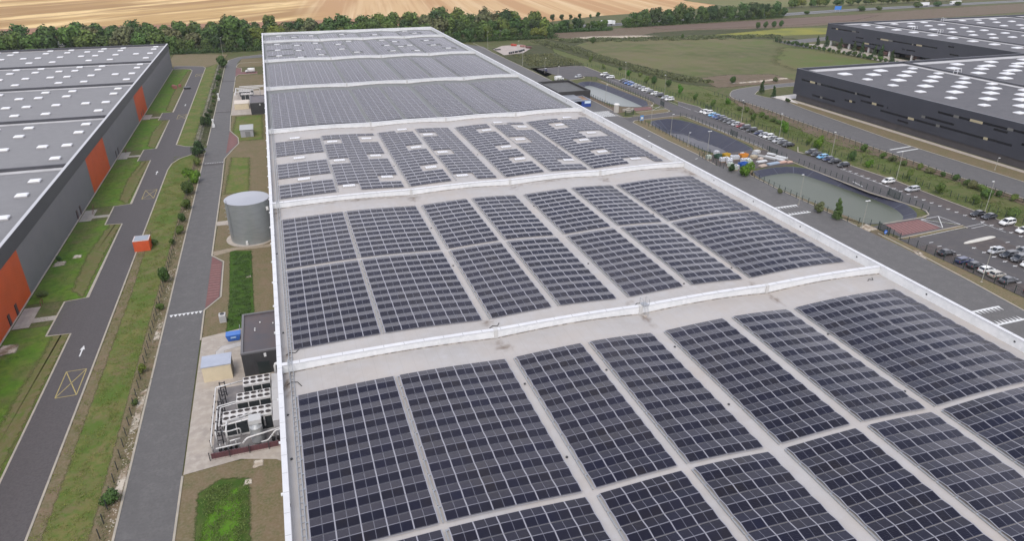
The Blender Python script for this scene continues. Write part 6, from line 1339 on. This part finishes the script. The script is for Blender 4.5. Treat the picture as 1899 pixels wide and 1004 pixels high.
# shrubs at scale 1: radius 1.6, height 2.6
SH = [crown_mesh('crown', LEAF[i], 1.6, 2.7, 2000, .30, 200 + i, 9) for i in range(6)]
ST = trunk_mesh(.6, .08, 2, 77)
LAB = ['mid green', 'dark green', 'yellow green', 'olive', 'bright green', 'blackish green']
def shrub(x, y, i, s, label, group, sz=None, name='shrub'): tree(x, y, SH[i], ST, .15, s, label, group, name, 'shrub' if name == 'shrub' else 'tree', sz)
for x, y, i, s, sz, lab in ((-29.9, 84.3, 1, .95, .75, 'spreading dark shrub at the near end of the left fence'), (-30.3, 154.9, 1, .95, 1.5, 'round dark bush by the fence beyond the give-way line'), (-29.9, 117.6, 2, .55, .6, 'small yellow green shrub by the left fence'), (-29.6, 141.5, 0, .6, .6, 'low green shrub at the fence near the give-way line'),
                            (-29.9, 107.5, 1, .42, .45, 'tiny dark shrub at the left fence'), (-30.4, 216.0, 1, 1.45, 1.7, 'large dark bush left of the bright one'), (-29.7, 227.5, 4, 1.5, 1.7, 'large bright green bush beside the service road'), (-29.8, 257.5, 5, 1.5, 2.2, 'dark bushy tree at the loop road junction'),
                            (-29.6, 203, 0, 1.1, 1.2, 'mid green bush next in line toward the camera'), (-29.9, 193, 1, .8, 1, 'smaller bush between fence and service road'), (-29.7, 184, 0, .75, .9, 'ragged bush halfway along the left fence'), (-29.8, 246, 0, .9, 1.1, 'green bush just before the junction'), (-30.2, 302, 5, 1.3, 1.6, 'dark bush by the white barrier post'),
                            (-30.8, 177, 0, .5, .7, 'little bush opposite the orange pump house'), (-34.9, 178.6, 1, .6, .6, 'low dark bush against the orange pump house'), (-55.4, 175, 1, .5, .6, 'low dark shrub against the grey wall'), (-54.6, 156.5, 1, .9, .4, 'flat dark shrub near the orange wall corner')):
    shrub(x, y, i, s, lab, 'shrubs along the left side', sz)
for k in range(16): shrub(-30.2 + rnd.uniform(-.6, .8), 310 + k * 10 + rnd.uniform(-3, 3), rnd.choice([0, 1, 5, 3]), rnd.uniform(.4, .7), 'small bush in the far roadside thicket, %s from the camera' % word(k + 1), 'bushes of the far roadside thicket')
tree(-30.2, 449, BELT[1][0], BT[1], 1.2, .62, 'dark young tree at the bend of the service road', 'single tall trees')
tree(-30.0, 405, BELT[1][0], BT[1], .6, .32, 'small dark tree before the bend of the service road', 'single tall trees')
# conifer by the green pond
cn_ = crown_mesh('crown', LEAF[1], 1.7, 5.6, 2200, .30, 888, 9, 'cone'); cn2 = crown_mesh('crown', LEAF[5], 1.5, 5.0, 1600, .3, 889, 8, 'cone')
tree(139.4, 138.4, cn_, ST, .3, 1.0, 'pointed dark conifer at the near end of the green pond', 'trees by the ponds', 'conifer_tree')
shrub(138.7, 144.2, 3, 1.0, 'rounded olive shrub left of the conifer', 'trees by the ponds', 1.1)
shrub(138.6, 178.2, 4, 1.35, 'bright green young tree in front of the storage yard', 'trees by the ponds', 1.7, 'young_tree')
shrub(137.0, 183.6, 5, .7, 'dark shrub at the storage yard corner', 'trees by the ponds', 1.1)
shrub(138.4, 161, 3, .5, 'small pale shrub at the pond fence', 'trees by the ponds', .6)
sap = [(182.9, 197.2, 4, 1.1, 1.7), (182.6, 202.2, 0, .7, 1.2), (195.3, 188.5, 0, .9, 1.2), (182.6, 180.6, 1, .9, 1.5), (182.8, 172.9, 4, .7, 1.1), (186.1, 159.5, 0, .7, 1.3), (183.6, 145.7, 0, 1.1, 1.4), (185.6, 135.1, 0, .8, 1.2), (186, 124.2, 0, 1.1, 1.1), (192.8, 137.8, 0, 1.2, 1.3), (186.4, 299, 4, .9, 1.5), (194.2, 270.4, 4, .9, 1.1),
       (184.9, 268.2, 0, .8, 1.3), (185.8, 220, 4, 1.0, 1.8), (185.1, 322.4, 1, 1.1, 1.6), (188.4, 314.5, 1, 1.2, 1.5), (182.4, 326, 0, .9, 1.5), (182.1, 396, 0, .8, 1.5), (179.5, 372, 0, .7, 1.2), (183, 348, 4, .7, 1.2), (185, 283, 0, .7, 1.2), (186, 240, 0, .8, 1.3)]
for k, (x, y, i, s, sz) in enumerate(sorted(sap, key=lambda a: -a[1])): shrub(x, y, i, s, '%s sapling on the east verge, %s from the far end' % (LAB[i], word(k + 1)), 'saplings on the east verge', sz, 'young_tree')
hd = [(195.8, 180), (195.5, 176), (195.4, 170.7), (197, 166), (197.9, 162), (198.6, 158), (198.3, 153.5), (197.8, 149), (197.4, 146), (197.3, 142.9), (198, 138), (198.6, 134), (192, 258), (192.6, 254), (191.9, 249), (193, 244), (193.8, 241), (192.8, 236), (192.6, 232), (197.7, 128), (198.2, 122), (190, 330), (192, 338), (189, 345), (188, 356), (187, 366)]
for k, (x, y) in enumerate(sorted(hd, key=lambda a: -a[1])):
    i = rnd.choice([0, 1, 0, 3]); shrub(x + rnd.uniform(-.4, .4), y, i, rnd.uniform(.7, 1.15), '%s shrub in the broken hedge before the dark warehouse, %s from the far end' % (LAB[i], word(k + 1)), 'broken hedge before the dark warehouse', rnd.uniform(.6, .95))
for x, y, s, lab in ((222.9, 284.5, 1.3, 'left small conifer on the traffic bend'), (222.8, 275.3, 1.1, 'right small conifer on the traffic bend')): tree(x, y, cn2, ST, .6, s * .9, lab, 'conifers on the traffic bend', 'conifer_tree')
shrub(223.4, 265.5, 5, .7, 'dark shrub at the corner of the dark warehouse', 'conifers on the traffic bend')
shrub(225, 312, 1, 1.2, 'round dark bush on the soil bank', 'meadow shrubs', 1.5); shrub(216.6, 470, 1, 1.6, 'lone dark bush at the back of the meadow', 'meadow shrubs', 1.8); shrub(293, 474, 1, .9, 'small bush on the far meadow edge', 'meadow shrubs', 1.2); shrub(250, 309, 3, .9, 'olive bush at the end of the soil bank', 'meadow shrubs')
rb_ = [(361, 400.6), (361.4, 388), (364.8, 361), (361, 352), (365, 372), (362, 344), (360, 408), (366, 380)]
for k, (x, y) in enumerate(rb_): tree(x, y, cn2, ST, .5, rnd.uniform(1.1, 1.5), 'dark round-topped tree in front of the pallets, %s planted' % word(k + 1), 'trees in front of the pallets')
for k in range(26): shrub(347.5 + k * .25, 436 - k * 4.2, rnd.choice([0, 1, 5]), rnd.uniform(.8, 1.3), 'shrub in the low hedge before the raised warehouse, %s from the far end' % word(k + 1), 'low hedge before the raised warehouse')
for k, (x, y) in enumerate(((384, 508), (392, 509), (401, 510), (409, 511))): shrub(x, y, 1, 1.6, 'small dark tree on the yellow field edge, %s from the left' % word(k + 1), 'trees on the yellow field edge', 2)
for k, (x, y, s) in enumerate(((500, 590, 2.2), (575, 598, 3.2), (600, 600, 2.6), (660, 608, 3.6), (690, 611, 3.4), (720, 613, 3.0), (460, 588, 2))): shrub(x, y, 1, s, 'low dark bush beside the right motorway lane, %s from the left' % word(k + 1), 'bushes beside the motorway', s * .6)
# scrub cover on the banks and weeds in the rough strips
bp_ = []
for k in range(160):
    t = k / 160; a = [(184, 492), (193, 455), (194, 415), (197, 380), (204, 345), (213, 318)]; i = min(4, int(t * 5)); f = t * 5 - i
    bp_.append((a[i][0] + (a[i + 1][0] - a[i][0]) * f + rnd.uniform(-5, 5), a[i][1] + (a[i + 1][1] - a[i][1]) * f, 2.5))
struct(scatter_leaves('scrub_cover', bp_, LEAF[3], 26000, .7, 1.3, 21), 'stuff')
bp_ = [(200 + rnd.uniform(0, 170), 0, 0) for _ in range(200)]; bp_ = [(x, 490 - (x - 200) * .18 + rnd.uniform(-8, 10), 3) for x, _, _ in bp_]
struct(scatter_leaves('scrub_cover', bp_, LEAF[3], 16000, .9, 1.2, 22), 'stuff')
struct(scatter_leaves('weeds', [(-29.6 + rnd.uniform(-.9, .9), 60 + k * .7, .6) for k in range(285)], LEAF[3], 6000, .2, .3, 23), 'stuff')
struct(scatter_leaves('weeds', [(-32 + rnd.uniform(-1.5, 2.6), 272 + k * .9, .9) for k in range(210)], LEAF[3], 6000, .3, .6, 24), 'stuff')
struct(scatter_leaves('grass_tufts', [(-35 + rnd.uniform(-3.2, 3.8), 55 + k * .25, .8) for k in range(820)], LEAF[2], 26000, .16, .15, 25), 'stuff')
struct(scatter_leaves('grass_tufts', [(-51 + rnd.uniform(-5, 3), 62 + k * .4, 1.2) for k in range(500)], LEAF[0], 12000, .16, .12, 26), 'stuff')
struct(scatter_leaves('pond_weeds', [(-14.9 + rnd.uniform(-2.6, 2.6), 61 + rnd.uniform(0, 22), .7) for k in range(240)], LEAF[0], 9000, .2, .35, 27), 'stuff')
struct(scatter_leaves('pond_weeds', [(-14.1 + rnd.uniform(-2, 2), 130 + rnd.uniform(0, 37), .6) for k in range(200)], LEAF[1], 7000, .2, .4, 28), 'stuff')
struct(scatter_leaves('grass_tufts', [(rnd.uniform(183, 199), rnd.uniform(90, 300), 1.5) for k in range(700)], LEAF[0], 15000, .4, .4, 29), 'stuff')
struct(scatter_leaves('grass_tufts', [(rnd.uniform(146, 175), rnd.uniform(392, 436), 3) for k in range(200)], LEAF[3], 9000, .7, .6, 30), 'stuff')
# rubble along the left fence
q = random.Random(5); mb = MB()
for _ in range(900):
    x = -29.3 + q.gauss(0, .45); y = q.choice([rnd.uniform(62, 160), rnd.uniform(62, 110), rnd.uniform(150, 255)]); s = q.uniform(.05, .22)
    if noise.noise(Vector((x * .5, y * .16, 0))) < .05: continue
    mb.add([(x - s, y, 0), (x, y - s, .02), (x + s, y, 0), (x, y + s, 0), (x + q.uniform(-.3, .3) * s, y, s * .9)], [(0, 1, 4), (1, 2, 4), (2, 3, 4), (3, 0, 4)])
struct(mb.build('rubble', mat('chalk_stone', (.48, .42, .33), (.36, .31, .25), 2, rough=.95), fix=False), 'stuff')
for a, b in ((100, 112), (128, 136), (85, 92)): ragged('rubble_patch', [(-29.6, a), (-28.7, a + 1), (-28.6, b), (-29.4, b - 1)], .065, G_CHALK, .8)
for x0, y0, r_ in ((-55.2, 133.5, 1.6), (-55, 173.2, 1.2), (-52, 176.5, .9), (-10.6, 86.3, .7), (-12.0, 82.8, .5), (-12.6, 152, .5)): ragged('rubble_patch', [(x0 - r_, y0 - r_), (x0 + r_, y0 - r_ * .8), (x0 + r_ * .8, y0 + r_), (x0 - r_ * .6, y0 + r_ * 1.2)], .07, G_CHALK, r_ * 1.2)

# summer air: far fields pale a little
hz = MB().box(-1600, 1600, -300, 2600, -4, 74).build('haze', [], fix=True); struct(hz, 'stuff')
hm = bpy.data.materials.new('haze_air'); hm.use_nodes = True; hm.node_tree.nodes.remove(hm.node_tree.nodes['Principled BSDF'])
pv = hm.node_tree.nodes.new('ShaderNodeVolumePrincipled'); pv.inputs['Color'].default_value = (.88, .92, 1, 1); pv.inputs['Density'].default_value = .00006; pv.inputs['Anisotropy'].default_value = .2
hm.node_tree.links.new(pv.outputs[0], hm.node_tree.nodes['Material Output'].inputs['Volume']); hz.data.materials.append(hm)
